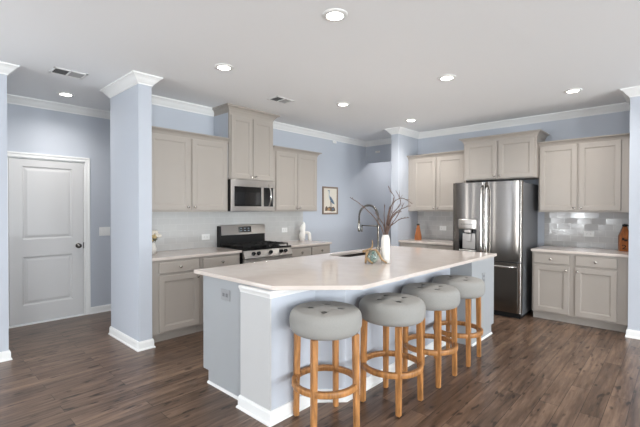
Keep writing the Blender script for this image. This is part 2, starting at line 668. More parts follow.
def window(name, mtx, a, b):
    fr = MB()
    for (p0, p1, q0, q1) in ((a, a + 0.06, WZ0, WZ1), (b - 0.06, b, WZ0, WZ1), (a + 0.06, b - 0.06, WZ0, WZ0 + 0.06), (a + 0.06, b - 0.06, WZ1 - 0.06, WZ1), ((a + b) / 2 - 0.03, (a + b) / 2 + 0.03, WZ0 + 0.06, WZ1 - 0.06)):
        fr.box(p0, p1, q0, q1, 0.02, 0.09, mtx=mtx)
    o = struct(fr.build(name, 'trim_white'))
    MB().box(a + 0.055, b - 0.055, WZ0 + 0.055, WZ1 - 0.055, 0.05, 0.056, mtx=mtx).build('pane', 'window_glass', o)


k = 1
for a, b in RIGHT_WIN:
    window('window_%d' % k, Matrix(((0, 0, 1, 7.0), (1, 0, 0, 0), (0, 1, 0, 0), (0, 0, 0, 1))), a, b)
    k += 1
for a, b in BACK_WIN:
    window('window_%d' % k, Matrix(((1, 0, 0, 0), (0, 0, -1, -7.0), (0, 1, 0, 0), (0, 0, 0, 1))), a, b)
    k += 1
for a, b in LEFT_STREAK_WIN:  # frames of the added streak windows
    window('window_%d' % k, Matrix(((0, 0, -1, XW + 0.004), (1, 0, 0, 0), (0, 1, 0, 0), (0, 0, 0, 1))), a, b)
    k += 1
struct(bx('ground', 'grass', (-30, 30, -30, 30, -0.4, -0.3)))

# crown mouldings
CROWN = [(0, H - 0.092), (0.008, H - 0.092), (0.011, H - 0.08), (0.022, H - 0.07), (0.036, H - 0.055), (0.052, H - 0.034), (0.07, H - 0.018), (0.08, H - 0.014), (0.082, H), (0, H)]
XL = XW + 0.004
paths = [
    [(DX, -0.5), (DX, 2.6), (XW - 0.1, 2.6), (XW - 0.1, 1.607), (-3.939, 1.607), (-3.939, 1.738), (XW, 1.738), (XW, 2.867)],
    [(XL, -7.0), (XL, 0.68), (XL - 0.1, 0.68), (XL - 0.1, -0.5), (DX, -0.5)],
    [(XW, 3.602), (XW, YH), (-3.521, YH), (-3.521, 5.545), (-3.391, 5.545), (-3.391, YW), (-0.411, YW), (-0.411, 5.478), (-0.281, 5.478), (-0.281, YW), (7.0, YW), (7.0, -7.0), (XL, -7.0)],
]
for i, p in enumerate(paths):
    struct(MB().sweep(p, CROWN).build('trim_%d' % (i + 1), 'trim_white'))

# baseboards with a shoe strip
BASE = [(0, 0), (0.024, 0), (0.023, 0.010), (0.015, 0.018), (0.014, 0.072), (0.008, 0.088), (0, 0.09)]
bpaths = [
    ('entry_near', [(DX, -0.5), (DX, DOOR0 - 0.058)]),
    ('entry', [(DX, DOOR1 + 0.058), (DX, 2.6), (XW - 0.1, 2.6), (XW - 0.1, 1.607), (-3.939, 1.607), (-3.939, 1.738), (-4.02, 1.738)]),
    ('left', [(XL, -7.0), (XL, 0.68), (XL - 0.1, 0.68), (XL - 0.1, -0.5), (DX, -0.5)]),
    ('hall', [(XW, 4.56), (XW, 8.3), (-3.521, 8.3), (-3.521, 5.545), (-3.391, 5.545), (-3.391, 5.58)]),
    ('right', [(-0.411, 5.6), (-0.411, 5.478), (-0.281, 5.478), (-0.281, YW), (7.0, YW), (7.0, -7.0), (XL, -7.0)]),
]
for n_, p in bpaths:
    struct(MB().sweep(p, BASE).build('baseboard_' + n_, 'trim_white'))

# entry door: casing (trim), slab, knob
cas = MB()
R90 = Matrix.Rotation(PI / 2, 4, 'Z')
mD = Matrix.Translation((DX, 0, 0)) @ R90          # local x -> +Y, local -y -> +X
cw = 0.058
for (a, b, c, d) in ((DOOR0 - cw, DOOR0, 0, DOORH + cw), (DOOR1, DOOR1 + cw, 0, DOORH + cw), (DOOR0, DOOR1, DOORH, DOORH + cw)):
    cas.box(a, b, -0.016, 0, c, d, bev=0.004, mtx=mD)
    if b - a < 0.1:
        o_ = (a, a + 0.02) if a < DOOR0 - 0.01 else (b - 0.02, b)
        cas.box(o_[0], o_[1], -0.024, -0.014, c, d, bev=0.003, mtx=mD)
    else:
        cas.box(a - cw, b + cw, -0.024, -0.014, d - 0.02, d, bev=0.003, mtx=mD)
for (a, b, c, d) in ((DOOR0, DOOR0 + 0.012, 0, DOORH), (DOOR1 - 0.012, DOOR1, 0, DOORH), (DOOR0, DOOR1, DOORH - 0.012, DOORH)):
    cas.box(a, b, 0, 0.12, c, d, mtx=mD)
cas.box(DOOR0, DOOR1, -0.01, 0.12, 0, 0.012, mtx=mD)
struct(cas.build('trim_4', 'trim_white'))
dr = MB()
dw = DOOR1 - DOOR0 - 0.03
panelled(dr, 0, dw, 0.02, DOORH - 0.016, 0.040, 0.038, [(0.13, dw - 0.13, 0.24, 0.83), (0.13, dw - 0.13, 1.04, 1.93)],
         [(0.006, 0.006), (0.02, 0.012), (0.05, 0.004), (0.055, 0.004)])
door = dr.build('door_1', 'door_white')
door.location = (DX, DOOR0 + 0.015, 0)
door.rotation_euler = (0, 0, PI / 2)
struct(door)
kn = MB()
mK = Matrix.Translation((dw - 0.065, 0.002, 0.93)) @ Matrix.Rotation(PI / 2, 4, 'X')
kn.lathe([(0, 0), (0.032, 0), (0.032, 0.006), (0.012, 0.01), (0.011, 0.03), (0.024, 0.04), (0.029, 0.052), (0.024, 0.064), (0, 0.068)], 20, mtx=mK)
kn.build('door_knob', 'faucet_metal', door)
st = MB().box(dw - 0.008, dw + 0.002, -0.004, 0.02, 0.89, 0.97)
st.build('latch_plate', 'dark_plastic', door)

# ------------------------------------------------------------------ cabinets
DOORSTEPS = [(0.002, 0.001), (0.004, 0.005), (0.012, 0.007), (0.014, 0.011), (0.03, 0.011)]


def knob_mesh():
    kb = MB()
    kb.lathe([(0, 0), (0.009, 0), (0.006, 0.004), (0.0055, 0.012), (0.013, 0.017), (0.016, 0.022), (0.014, 0.028), (0, 0.030)], 14, mtx=Matrix.Rotation(PI / 2, 4, 'X'))
    o = kb.build('knob', 'knob_metal')
    C.objects.unlink(o)
    return o.data


KNOB = knob_mesh()


def add_knob(parent, x, z, y=-0.02):
    o = bpy.data.objects.new('knob', KNOB)
    C.objects.link(o)
    o.parent = parent
    o.location = (x, y, z)
    return o


def cab_door(root, x0, x1, z0, z1, knob=None):
    mb = MB()
    fw = 0.056
    panelled(mb, x0, x1, z0, z1, 0.0, 0.02, [(x0 + fw, x1 - fw, z0 + fw, z1 - fw)], DOORSTEPS)
    d = mb.build('door', 'cab_paint', root)
    if knob:
        add_knob(d, knob[0], knob[1])
    return d


def cab_drawer(root, x0, x1, z0, z1, mat_='cab_paint', knob=True):
    mb = MB()
    mb.box(x0, x1, -0.02, 0, z0, z1, bev=0.006, seg=2)
    d = mb.build('drawer', mat_, root)
    if knob:
        add_knob(d, (x0 + x1) / 2, (z0 + z1) / 2)
    return d


def upper(name, label, loc, rz, w, d, h, doors, zd0, zd1, crown_h=0.05, crown_o=0.058, left=True, right=True, group='kitchen wall cabinets', lret=None, rret=None):
    t = thing(name, label, 'cabinet', loc, rz, group)
    MB().box(0, w, 0, d, 0, h, bev=0.002, seg=1).build('carcass', 'cab_paint', t)
    prof = [(-0.01, h - 0.02), (0.004, h - 0.02), (0.006, h - 0.008), (crown_o * 0.3, h + crown_h * 0.28), (crown_o * 0.62, h + crown_h * 0.62), (crown_o * 0.9, h + crown_h * 0.72), (crown_o, h + crown_h * 0.86), (crown_o, h + crown_h), (-0.01, h + crown_h)]
    path = []
    if right:
        path.append((w, d if rret is None else rret))
    path += [(w, 0), (0, 0)]
    if left:
        path.append((0, d if lret is None else lret))
    path = path[::-1]     # travel +x along the front: right-hand side is -y
    MB().sweep(path, prof).build('crown_moulding', 'cab_paint', t)
    n = len(doors)
    for i, (a, b) in enumerate(doors):
        kx = b - 0.028 if i % 2 == 0 else a + 0.028
        cab_door(t, a, b, zd0, zd1, (kx, zd0 + 0.035))
    return t


RZ = PI / 2
# range wall
upper('wall_cabinet', 'greige two-door wall cabinet left of the microwave, beside the blue pillar', (XW + 0.33, 1.742, 1.381), RZ, 1.122, 0.328, 0.885,
      [(0.105, 0.587), (0.617, 1.102)], 0.021, 0.868, left=False, right=False)
upper('wall_cabinet', 'tall raised greige wall cabinet directly above the microwave, crown touching the ceiling', (XW + 0.36, 2.868, 1.802), RZ, 0.73, 0.358, 0.872,
      [(0.018, 0.358), (0.368, 0.712)], 0.012, 0.822, crown_h=0.069, crown_o=0.075)
upper('wall_cabinet', 'greige two-door wall cabinet right of the microwave, near the framed bird print', (XW + 0.33, 3.602, 1.381), RZ, 0.938, 0.328, 0.885,
      [(0.065, 0.488), (0.496, 0.918)], 0.021, 0.868, left=False)
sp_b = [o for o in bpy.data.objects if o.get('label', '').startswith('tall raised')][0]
MB().box(-0.004, 0.002, 0.03, 0.357, 0.01, 0.86).build('side_panel', 'wall_paint', sp_b)  # wall blue put on this cabinet side to carry its bluish shade
# fridge wall
upper('wall_cabinet', 'greige two-door wall cabinet left of the refrigerator', (-3.389, YW - 0.33, 1.381), 0, 0.992, 0.328, 0.885,
      [(0.1, 0.505), (0.517, 0.965)], 0.021, 0.868, left=False, right=False)
upper('wall_cabinet', 'short deep greige wall cabinet above the refrigerator', (-2.395, YW - 0.42, 1.846), 0, 0.99, 0.418, 0.57,
      [(0.03, 0.48), (0.505, 0.962)], 0.012, 0.542, crown_h=0.055)
upper('wall_cabinet', 'greige two-door wall cabinet at far right, above the wooden number jug', (-1.403, YW - 0.33, 1.381), 0, 0.99, 0.328, 0.885,
      [(0.018, 0.441), (0.462, 0.886)], 0.021, 0.868, left=False, right=False)


def base_cab(label, loc, rz, w, d, cols, filler=0.0, doors=True):
    """cols: [(x0,x1,knob side)]"""
    t = thing('base_cabinet', label, 'cabinet', loc, rz, 'kitchen base cabinets')
    MB().box(0, w, 0, d, 0.1, 0.875, bev=0.002, seg=1).build('carcass', 'cab_paint', t)
    MB().box(0, w, 0.07, 0.085, 0, 0.1).build('toe_kick', 'cab_paint', t)
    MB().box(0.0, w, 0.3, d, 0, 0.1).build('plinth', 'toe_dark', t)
    for a, b, side in cols:
        cab_drawer(t, a, b, 0.732, 0.852)
        if doors:
            cab_door(t, a, b, 0.118, 0.706, (b - 0.026 if side > 0 else a + 0.026, 0.66))
    return t


base_cab('greige base cabinet beside the blue pillar, left of the stove', (XW + 0.61, 1.742, 0), RZ, 0.555, 0.605, [(0.085, 0.545, 1)])
base_cab('narrow greige base cabinet touching the left side of the stove', (XW + 0.61, 2.299, 0), RZ, 0.55, 0.605, [(0.04, 0.53, -1)])
base_cab('greige base cabinet right of the stove, under the white figurine', (XW + 0.61, 3.674, 0), RZ, 0.866, 0.605, [(0.03, 0.42, 1), (0.445, 0.84, -1)])
base_cab('greige base cabinet between the refrigerator and the centre pillar', (-3.388, YW - 0.61, 0), 0, 0.985, 0.605, [(0.07, 0.485, 1), (0.515, 0.95, -1)])
base_cab('greige two-drawer base cabinet right of the refrigerator, below the wooden number jug', (-1.405, YW - 0.61, 0), 0, 0.99, 0.605, [(0.022, 0.415, 1), (0.478, 0.886, -1)])

CT0, CT1 = 0.876, 0.906


def counter(label, dims):
    o = bx('countertop', 'quartz', dims, 0.003)
    return tag(o, label, 'countertop', 'white quartz countertops')


counter('white quartz countertop left of the stove', (XW + 0.001, XW + 0.64, 1.740, 2.860, CT0, CT1))
counter('white quartz countertop right of the stove, holding the white figurine', (XW + 0.001, XW + 0.64, 3.672, 4.548, CT0, CT1))
counter('white quartz countertop left of the refrigerator', (-3.389, -2.398, YW - 0.64, YW - 0.001, CT0, CT1))
counter('white quartz countertop right of the refrigerator', (-1.415, -0.413, YW - 0.64, YW - 0.001, CT0, CT1))


def splash(label, mat_, dims):
    return tag(bx('tile_backsplash', mat_, dims), label, 'backsplash', 'subway tile backsplashes')


splash('pale glossy subway tile backsplash behind the stove', 'tile_range', (XW + 0.0005, XW + 0.0085, 1.742, 4.54, CT1 + 0.0005, 1.3805))
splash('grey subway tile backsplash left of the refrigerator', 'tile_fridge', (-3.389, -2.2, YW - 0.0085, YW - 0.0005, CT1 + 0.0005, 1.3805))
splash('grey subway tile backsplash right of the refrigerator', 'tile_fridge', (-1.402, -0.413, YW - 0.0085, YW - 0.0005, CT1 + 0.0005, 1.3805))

# ------------------------------------------------------------------ island
isl = thing('kitchen_island', 'pale island cabinet with white corner post and baseboard under the quartz slab', 'kitchen island', (-2.3, 2.9, 0))


def ip(mb, name, mats):
    o = mb.build(name, mats)
    o.parent = isl
    o.location = (2.3, -2.9, 0)
    return o


PX0, PX1, PY0 = -2.285, -1.958, 1.638
KX = -1.80
WX = -1.567
b = MB().prism([(-2.888, 1.70), (PX0 + 0.05, 1.70), (PX0 + 0.05, 2.6), (-2.888, 2.6)][::-1], 0.10, 0.875)
b.prism([(-2.888, 2.6), (PX0 + 0.05, 2.6), (PX0 + 0.05, 3.1), (-2.888, 3.1)], 0.10, 0.6)
b.prism([(-2.888, 3.1), (PX0 - 0.05, 3.1), (PX0 - 0.05, 4.0), (-2.888, 4.0)], 0.10, 0.62)
b.box(-2.888, WX, 4.0, 4.65, 0.10, 0.875)
b.box(-2.81, PX0 + 0.05, 1.70, 4.0, 0.0, 0.1)
b.box(-2.81, WX, 4.0, 4.575, 0.0, 0.1)
b.box(-2.908, -2.896, 2.6, 4.0, 0.1, 0.875)
ip(b, 'cabinet_body', 'island_paint')
# knee wall on the seating side, with its angled jog
kw = MB().prism([(PX1, PY0 + 0.01), (PX1, 2.066), (KX, 2.224), (KX, 4.0), (-2.2, 4.0), (-2.2, PY0 + 0.01)], 0.0, 0.875)
ip(kw, 'knee_wall', 'wall_paint')
ps_ = MB().box(PX0, PX1, PY0, PY0 + 0.01, 0, 0.875)
ip(ps_, 'corner_post', 'post_paint')
cap = MB()
CAP = [(0, 0.828), (0.004, 0.828), (0.006, 0.838), (0.011, 0.850), (0.017, 0.858), (0.018, 0.863), (0.018, 0.874), (0, 0.874)]
cap.sweep([(PX1, 2.066), (PX1, PY0), (PX0, PY0)][::-1], CAP)
ip(cap, 'post_cap', 'trim_white')
ib = MB()
IB = [(0, 0), (0.024, 0), (0.023, 0.010), (0.014, 0.018), (0.013, 0.10), (0.007, 0.118), (0, 0.12)]
IB2 = [(0, 0), (0.024, 0), (0.023, 0.010), (0.014, 0.018), (0.013, 0.075), (0.007, 0.088), (0, 0.09)]
ib.sweep([(PX0, 1.70), (PX0, PY0), (PX1, PY0), (PX1, 2.066), (KX, 2.224), (KX, 4.0)], IB2)
ip(ib, 'baseboard', 'trim_white')
sh = MB()
SH = [(0, 0), (0.014, 0), (0.012, 0.010), (0.006, 0.016), (0, 0.017)]
sh.sweep([(-2.81, 1.70), (PX0 - 0.024, 1.70)], SH)
ip(sh, 'shoe_moulding', 'trim_white')
sh = MB()
sh.sweep([(WX, 4.0), (WX, 4.575)], SH)
ip(sh, 'shoe_moulding', 'trim_white')
# doors on the working side
for i in range(5):
    y0 = 1.74 + i * 0.575
    mdo = MB()
    panelled(mdo, 0, 0.555, 0.118, 0.706, 0, 0.02, [(0.056, 0.499, 0.174, 0.65)], DOORSTEPS)
    o = ip(mdo, 'door', 'island_paint')
    o.rotation_euler = (0, 0, -PI / 2)
    o.location = (-2.908 + 2.3, y0 + 0.555 - 2.9, 0)

top = MB()
SK = (-2.88, -2.57, 3.215, 3.95)


def rrect(x0, x1, y0, y1, r, n=5):
    pts = []
    for cx_, cy_, a0 in ((x1 - r, y0 + r, -PI / 2), (x1 - r, y1 - r, 0), (x0 + r, y1 - r, PI / 2), (x0 + r, y0 + r, PI)):
        for k in range(n + 1):
            a = a0 + PI / 2 * k / n
            pts.append((cx_ + r * math.cos(a), cy_ + r * math.sin(a)))
    return pts


OUT = [(-2.977, 1.663), (-1.970, 1.663), (-1.544, 2.089), (-1.544, 4.674), (-2.977, 4.674)]
top.prism(OUT, CT0, CT1, holes=[rrect(*SK, 0.07)])
tp = top.build('island_countertop', 'quartz')
bv = tp.modifiers.new('edge', 'BEVEL')
bv.width = 0.003
bv.segments = 2
bv.limit_method = 'ANGLE'
bv.angle_limit = math.radians(60)
tag(tp, 'long white quartz island countertop with a clipped corner', 'countertop')

sk = MB()
ring0 = rrect(SK[0] - 0.012, SK[1] + 0.012, SK[2] - 0.012, SK[3] + 0.012, 0.08)
ring1 = rrect(SK[0] + 0.001, SK[1] - 0.001, SK[2] + 0.001, SK[3] - 0.001, 0.07)
ring2 = rrect(SK[0] + 0.012, SK[1] - 0.012, SK[2] + 0.012, SK[3] - 0.012, 0.06)
n_ = len(ring0)
vs = [(p[0], p[1], CT0 - 0.001) for p in ring0] + [(p[0], p[1], CT0 - 0.001) for p in ring1] + [(p[0], p[1], 0.70) for p in ring2]
fs = []
for i in range(n_):
    j = (i + 1) % n_
    fs += [(i, j, n_ + j, n_ + i), (n_ + i, n_ + j, 2 * n_ + j, 2 * n_ + i)]
fs.append(tuple(range(2 * n_, 3 * n_)))
sk.add(vs, fs)
sko = sk.build('kitchen_sink', 'sink_steel')
tag(sko, 'stainless undermount sink set into the island countertop', 'sink')
MB().lathe([(0, 0.012), (0.03, 0.01), (0.042, 0.004), (0.042, 0.0)], 20, mtx=Matrix.Translation(((SK[0] + SK[1]) / 2, (SK[2] + SK[3]) / 2, 0.7005))).build('drain', 'faucet_metal', sko)

# faucet: spring pull-down arch
FX, FY = -2.45, 3.597
fa = thing('kitchen_faucet', 'tall brushed spring-neck faucet arching over the island sink', 'faucet', (FX, FY, CT1))
MB().lathe([(0, 0), (0.028, 0), (0.028, 0.008), (0.019, 0.014), (0.018, 0.10), (0.012, 0.105), (0.011, 0.33), (0, 0.33)], 20).build('riser', 'faucet_metal', fa)
AR, AZ = 0.132, 0.42
pts = [(0, 0, 0.32), (0, 0, 0.36)] + [(-AR + AR * math.cos(a), 0, AZ + AR * math.sin(a)) for a in [PI * k / 24 for k in range(25)]] + [(-2 * AR, 0, 0.38)]
MB().tube(pts, 0.008, 10).build('hose', 'dark_plastic', fa)
sp_ = []
L_ = []
for i in range(len(pts) - 1):
    L_.append((Vector(pts[i + 1]) - Vector(pts[i])).length)
tot = sum(L_)
NC = 46
for k in range(NC * 8 + 1):
    s = tot * k / (NC * 8)
    i = 0
    while i < len(L_) - 1 and s > L_[i]:
        s -= L_[i]
        i += 1
    p0, p1 = Vector(pts[i]), Vector(pts[i + 1])
    p = p0.lerp(p1, min(1, s / L_[i]))
    t_ = (p1 - p0).normalized()
    n1 = Vector((0, 1, 0))
    n2 = t_.cross(n1)
    a = 2 * PI * k / 8
    sp_.append(p + (n1 * math.cos(a) + n2 * math.sin(a)) * 0.0115)
MB().tube(sp_, 0.0026, 5).build('spring', 'faucet_metal', fa)
MB().lathe([(0, 0.25), (0.013, 0.25), (0.016, 0.27), (0.013, 0.34), (0.011, 0.385), (0, 0.386)], 16, mtx=Matrix.Translation((-2 * AR, 0, 0))).build('spray_head', 'faucet_metal', fa)
arm = MB().tube([(0, 0, 0.322), (-2 * AR + 0.04, 0, 0.322)], 0.006, 10)
arm.tube([(-2 * AR + 0.04, 0, 0.33), (-2 * AR + 0.04, 0, 0.25)], 0.007, 10)
arm.build('docking_arm', 'faucet_metal', fa)
MB().tube([(0, 0.012, 0.06), (0, 0.05, 0.065), (0, 0.10, 0.10)], [0.010, 0.008, 0.006], 10).build('lever', 'faucet_metal', fa)


# ------------------------------------------------------------------ refrigerator
FXL, FXR = -2.385, -1.478
fr = thing('refrigerator', 'stainless french-door refrigerator with ice dispenser in its left door', 'refrigerator', ((FXL + FXR) / 2, 5.37, 0))
hw = (FXR - FXL) / 2
bd = MB().box(-hw + 0.004, hw - 0.004, 0.085, 0.80, 0.04, 1.765, bev=0.006)
bd.build('body', 'fridge_side', fr)
MB().box(-hw + 0.02, hw - 0.02, 0.06, 0.7, 0.0, 0.06).build('base_grille', 'black_matte', fr)
MB().box(-hw + 0.02, -hw + 0.12, 0.03, 0.2, 1.765, 1.795, bev=0.006).build('hinge_cover', 'dark_plastic', fr)
MB().box(hw - 0.12, hw - 0.02, 0.03, 0.2, 1.765, 1.795, bev=0.006).build('hinge_cover', 'dark_plastic', fr)


def curved_slab(x0, x1, z0, z1, bow=0.012, hole=None, n=12):
    """door with a gently bowed front (-Y) and rounded vertical edges; optional rectangular hole (x0,x1,z0,z1)"""
    mb = MB()
    xs = [x0 + (x1 - x0) * k / n for k in range(n + 1)]
    zs = [z0, z1]
    if hole:
        xs = sorted(set([x for x in xs if not (hole[0] - 0.01 < x < hole[1] + 0.01)] + [hole[0], (hole[0] + hole[1]) / 2, hole[1]]))
        zs = [z0, hole[2], hole[3], z1]
    w = x1 - x0

    def yf(x):
        u = (x - x0) / w
        e = min(x - x0, x1 - x)
        r = 0.014
        edge = 0 if e > r else (r - math.sqrt(max(0, r * r - (r - e) ** 2)))
        return bow * (2 * u - 1) ** 2 * 0.5 + edge
    xs = sorted(set(xs + [x0 + d for d in (0.002, 0.006, 0.014)] + [x1 - d for d in (0.002, 0.006, 0.014)]))
    for i in range(len(xs) - 1):
        for j in range(len(zs) - 1):
            a, b2 = xs[i], xs[i + 1]
            if hole and a >= hole[0] - 1e-6 and b2 <= hole[1] + 1e-6 and j == 1:
                continue
            mb.add([(a, yf(a), zs[j]), (b2, yf(b2), zs[j]), (b2, yf(b2), zs[j + 1]), (a, yf(a), zs[j + 1])], [(0, 1, 2, 3)], 0, True)
    for i in range(len(xs) - 1):
        a, b2 = xs[i], xs[i + 1]
        for z, fl in ((z0, 1), (z1, 0)):
            mb.add([(a, yf(a), z), (b2, yf(b2), z), (b2, 0.075, z), (a, 0.075, z)], [(0, 1, 2, 3)])
    for x in (x0, x1):
        mb.add([(x, yf(x), z0), (x, 0.075, z0), (x, 0.075, z1), (x, yf(x), z1)], [(0, 1, 2, 3)])
    mb.add([(x0, 0.075, z0), (x1, 0.075, z0), (x1, 0.075, z1), (x0, 0.075, z1)], [(0, 1, 2, 3)])
    if hole:
        h0, h1, hz0, hz1 = hole
        D = 0.068
        for q in ([(h0, yf(h0), hz0), (h0, D, hz0), (h0, D, hz1), (h0, yf(h0), hz1)], [(h1, yf(h1), hz0), (h1, D, hz0), (h1, D, hz1), (h1, yf(h1), hz1)],
                  [(h0, yf(h0), hz0), (h1, yf(h1), hz0), (h1, D, hz0), (h0, D, hz0)], [(h0, yf(h0), hz1), (h1, yf(h1), hz1), (h1, D, hz1), (h0, D, hz1)],
                  [(h0, D, hz0), (h1, D, hz0), (h1, D, hz1), (h0, D, hz1)]):
            mb.add(q, [(0, 1, 2, 3)], 1)
    return mb


def weld(o):
    bm = bmesh.new()
    bm.from_mesh(o.data)
    bmesh.ops.remove_doubles(bm, verts=bm.verts[:], dist=1e-5)
    bmesh.ops.recalc_face_normals(bm, faces=bm.faces[:])
    bm.to_mesh(o.data)
    bm.free()
    for p in o.data.polygons:
        p.use_smooth = True
    o.data.set_sharp_from_angle(angle=math.radians(40))
    return o


DH = (-0.36, -0.115, 0.83, 1.275)
ld = weld(curved_slab(-hw, -0.003, 0.735, 1.785, hole=DH).build('left_door', ['fridge_steel', 'black_gloss'], fr))
rd = weld(curved_slab(0.003, hw, 0.735, 1.785).build('right_door', ['fridge_steel'], fr))
fd = weld(curved_slab(-hw, hw, 0.075, 0.722).build('freezer_drawer', ['fridge_steel'], fr))


def vhandle(x, parent, sgn):
    pts = []
    for k in range(17):
        u = k / 16
        z = 0.80 + (1.735 - 0.80) * u
        e = min(u, 1 - u)
        y = -0.052 + 0.058 * max(0, 1 - e / 0.07) ** 1.6
        pts.append((x, y, z))
    mb = MB()
    for i in range(len(pts)):
        pass
    mb.tube(pts, 0.0135, 12)
    return mb.build('handle', 'handle_steel', parent)


vhandle(-0.034, ld, -1)
vhandle(0.034, rd, 1)
pts = [(-hw + 0.06 + (2 * hw - 0.12) * k / 16, 0.0 - 0.052 + 0.058 * max(0, 1 - min(k / 16, 1 - k / 16) / 0.05) ** 1.6, 0.672) for k in range(17)]
MB().tube(pts, 0.0135, 12).build('handle', 'handle_steel', fd)
# ice and water dispenser
dp = MB().box(DH[0] - 0.004, DH[1] + 0.004, -0.012, 0.02, 1.14, DH[3] + 0.004, bev=0.01, seg=3).build('dispenser_panel', 'steel', ld)
t_ = MB()
for i in range(5):
    t_.box(DH[0] + 0.035 + i * 0.038, DH[0] + 0.055 + i * 0.038, -0.0135, -0.011, 1.205, 1.213)
t_.build('panel_icons', 'dark_plastic', dp)
MB().box(DH[0] + 0.075, DH[0] + 0.165, 0.005, 0.06, 1.085, 1.14, bev=0.01).build('spout', 'steel', ld)
MB().box(DH[0] + 0.085, DH[0] + 0.155, 0.03, 0.05, 0.965, 1.08, bev=0.008).build('paddle', 'steel', ld)
MB().box(DH[0] + 0.03, DH[0] + 0.21, 0.055, 0.066, 0.86, 1.08, bev=0.004).build('back_plate', 'steel', ld)
MB().box(DH[0] + 0.004, DH[1] - 0.004, -0.006, 0.06, DH[2] + 0.001, DH[2] + 0.022, bev=0.004).build('drip_tray', 'steel', ld)

# ------------------------------------------------------------------ microwave (over the stove)
mwv = thing('microwave', 'stainless over-the-range microwave with dark window and curved handle', 'microwave', (-4.198, 2.868, 1.389), RZ)
mww, mwh = 0.728, 0.408
MB().box(0, mww, 0.022, 0.395, 0, mwh, bev=0.003).build('body', 'black_matte', mwv)
df = MB()
df.box(0.0, mww, 0, 0.022, mwh - 0.088, mwh, bev=0.003)
df.box(0.0, mww, 0, 0.022, 0, 0.062, bev=0.003)
df.box(0.0, 0.05, 0, 0.022, 0.06, mwh - 0.086, bev=0.002)
df.box(mww - 0.03, mww, 0, 0.022, 0.06, mwh - 0.086, bev=0.002)
fo = df.build('front_frame', 'steel', mwv)
MB().box(0.05, 0.49, 0.004, 0.022, 0.062, mwh - 0.088).build('door_glass', 'black_gloss', mwv)
MB().box(0.078, 0.455, 0.001, 0.006, 0.085, mwh - 0.16, bev=0.002).build('window_mesh', 'black_glass', mwv)
MB().box(0.49, 0.53, 0.0, 0.022, 0.062, mwh - 0.088, bev=0.003).build('door_edge', 'steel', mwv)
MB().box(0.53, mww - 0.03, 0.004, 0.022, 0.062, mwh - 0.088).build('control_panel', 'black_gloss', mwv)
hp = [(0.618, 0.012 - 0.062 * math.sin(PI * k / 14) ** 0.7, 0.055 + (mwh - 0.10) * k / 14) for k in range(15)]
MB().tube(hp, 0.0115, 12).build('handle', 'handle_steel', mwv)
MB().box(0.02, mww - 0.02, 0.03, 0.36, -0.006, 0.0).build('underside_vent', 'dark_plastic', mwv)

# ------------------------------------------------------------------ stove
sw, sd = 0.80, 0.655
sv = thing('gas_stove', 'stainless gas stove with black grates and a raised control back', 'stove', (-3.935, 2.872, 0), RZ)
MB().box(0, sw, 0.03, sd, 0.06, 0.895, bev=0.003).build('body', 'black_matte', sv)
MB().box(0.02, sw - 0.02, 0.06, sd - 0.05, 0.0, 0.06).build('base', 'black_matte', sv)
MB().box(0, sw, 0.0, sd - 0.07, 0.895, 0.915, bev=0.005).build('cooktop', 'black_gloss', sv)
cp = MB()
cp.add([(0, -0.022, 0.80), (sw, -0.022, 0.80), (sw, 0.012, 0.897), (0, 0.012, 0.897), (0, 0.03, 0.80), (sw, 0.03, 0.80), (sw, 0.03, 0.897), (0, 0.03, 0.897)],
       [(0, 1, 2, 3), (3, 2, 6, 7), (0, 4, 5, 1), (1, 5, 6, 2), (0, 3, 7, 4), (4, 7, 6, 5)])
cp = cp.build('control_strip', 'steel', sv)
for i, x in enumerate((0.14, 0.22, 0.42, 0.60, 0.68)):
    kb = MB().lathe([(0, 0), (0.026, 0), (0.026, 0.006), (0.021, 0.01), (0.018, 0.032), (0, 0.034)], 18, mtx=Matrix.Translation((x, -0.005, 0.85)) @ Matrix.Rotation(PI / 2 - 0.33, 4, 'X'))
    kb.box(-0.004, 0.004, -0.019, 0.019, 0.03, 0.040, bev=0.002, mtx=Matrix.Translation((x, -0.005, 0.85)) @ Matrix.Rotation(PI / 2 - 0.33, 4, 'X'))
    kb.build('burner_knob', 'black_gloss', cp)
od = MB().box(0.003, sw - 0.003, -0.008, 0.03, 0.24, 0.79, bev=0.005).build('oven_door', 'steel', sv)
MB().box(0.1, sw - 0.1, -0.0105, -0.006, 0.32, 0.66, bev=0.002).build('oven_window', 'black_glass', od)
hb = MB().tube([(0.05, -0.008, 0.745), (0.05, -0.055, 0.745)], 0.009, 10)
hb.tube([(sw - 0.05, -0.008, 0.745), (sw - 0.05, -0.055, 0.745)], 0.009, 10)
hb.tube([(0.03, -0.055, 0.745), (sw - 0.03, -0.055, 0.745)], 0.013, 12)
hb.build('handle', 'handle_steel', od)
MB().box(0.003, sw - 0.003, -0.006, 0.03, 0.07, 0.232, bev=0.005).build('warming_drawer', 'steel', sv)
bgd = MB().box(0.03, sw, sd - 0.08, sd - 0.002, 0.895, 1.182, bev=0.006).build('back_guard', 'black_matte', sv)
pl = MB()
pl.add([(0.048, sd - 0.095, 1.06), (sw - 0.004, sd - 0.095, 1.06), (sw - 0.004, sd - 0.082, 1.192), (0.048, sd - 0.082, 1.192),
        (0.048, sd - 0.02, 1.06), (sw - 0.004, sd - 0.02, 1.06), (sw - 0.004, sd - 0.02, 1.192), (0.048, sd - 0.02, 1.192)],
       [(0, 1, 2, 3), (3, 2, 6, 7), (0, 4, 5, 1), (1, 5, 6, 2), (0, 3, 7, 4), (4, 7, 6, 5)])
plo = pl.build('control_panel', 'steel', bgd)
dsp = MB().box(0.325, 0.535, sd - 0.1, sd - 0.08, 1.09, 1.17, bev=0.002)
dso = dsp.build('clock_display', 'black_gloss', bgd)
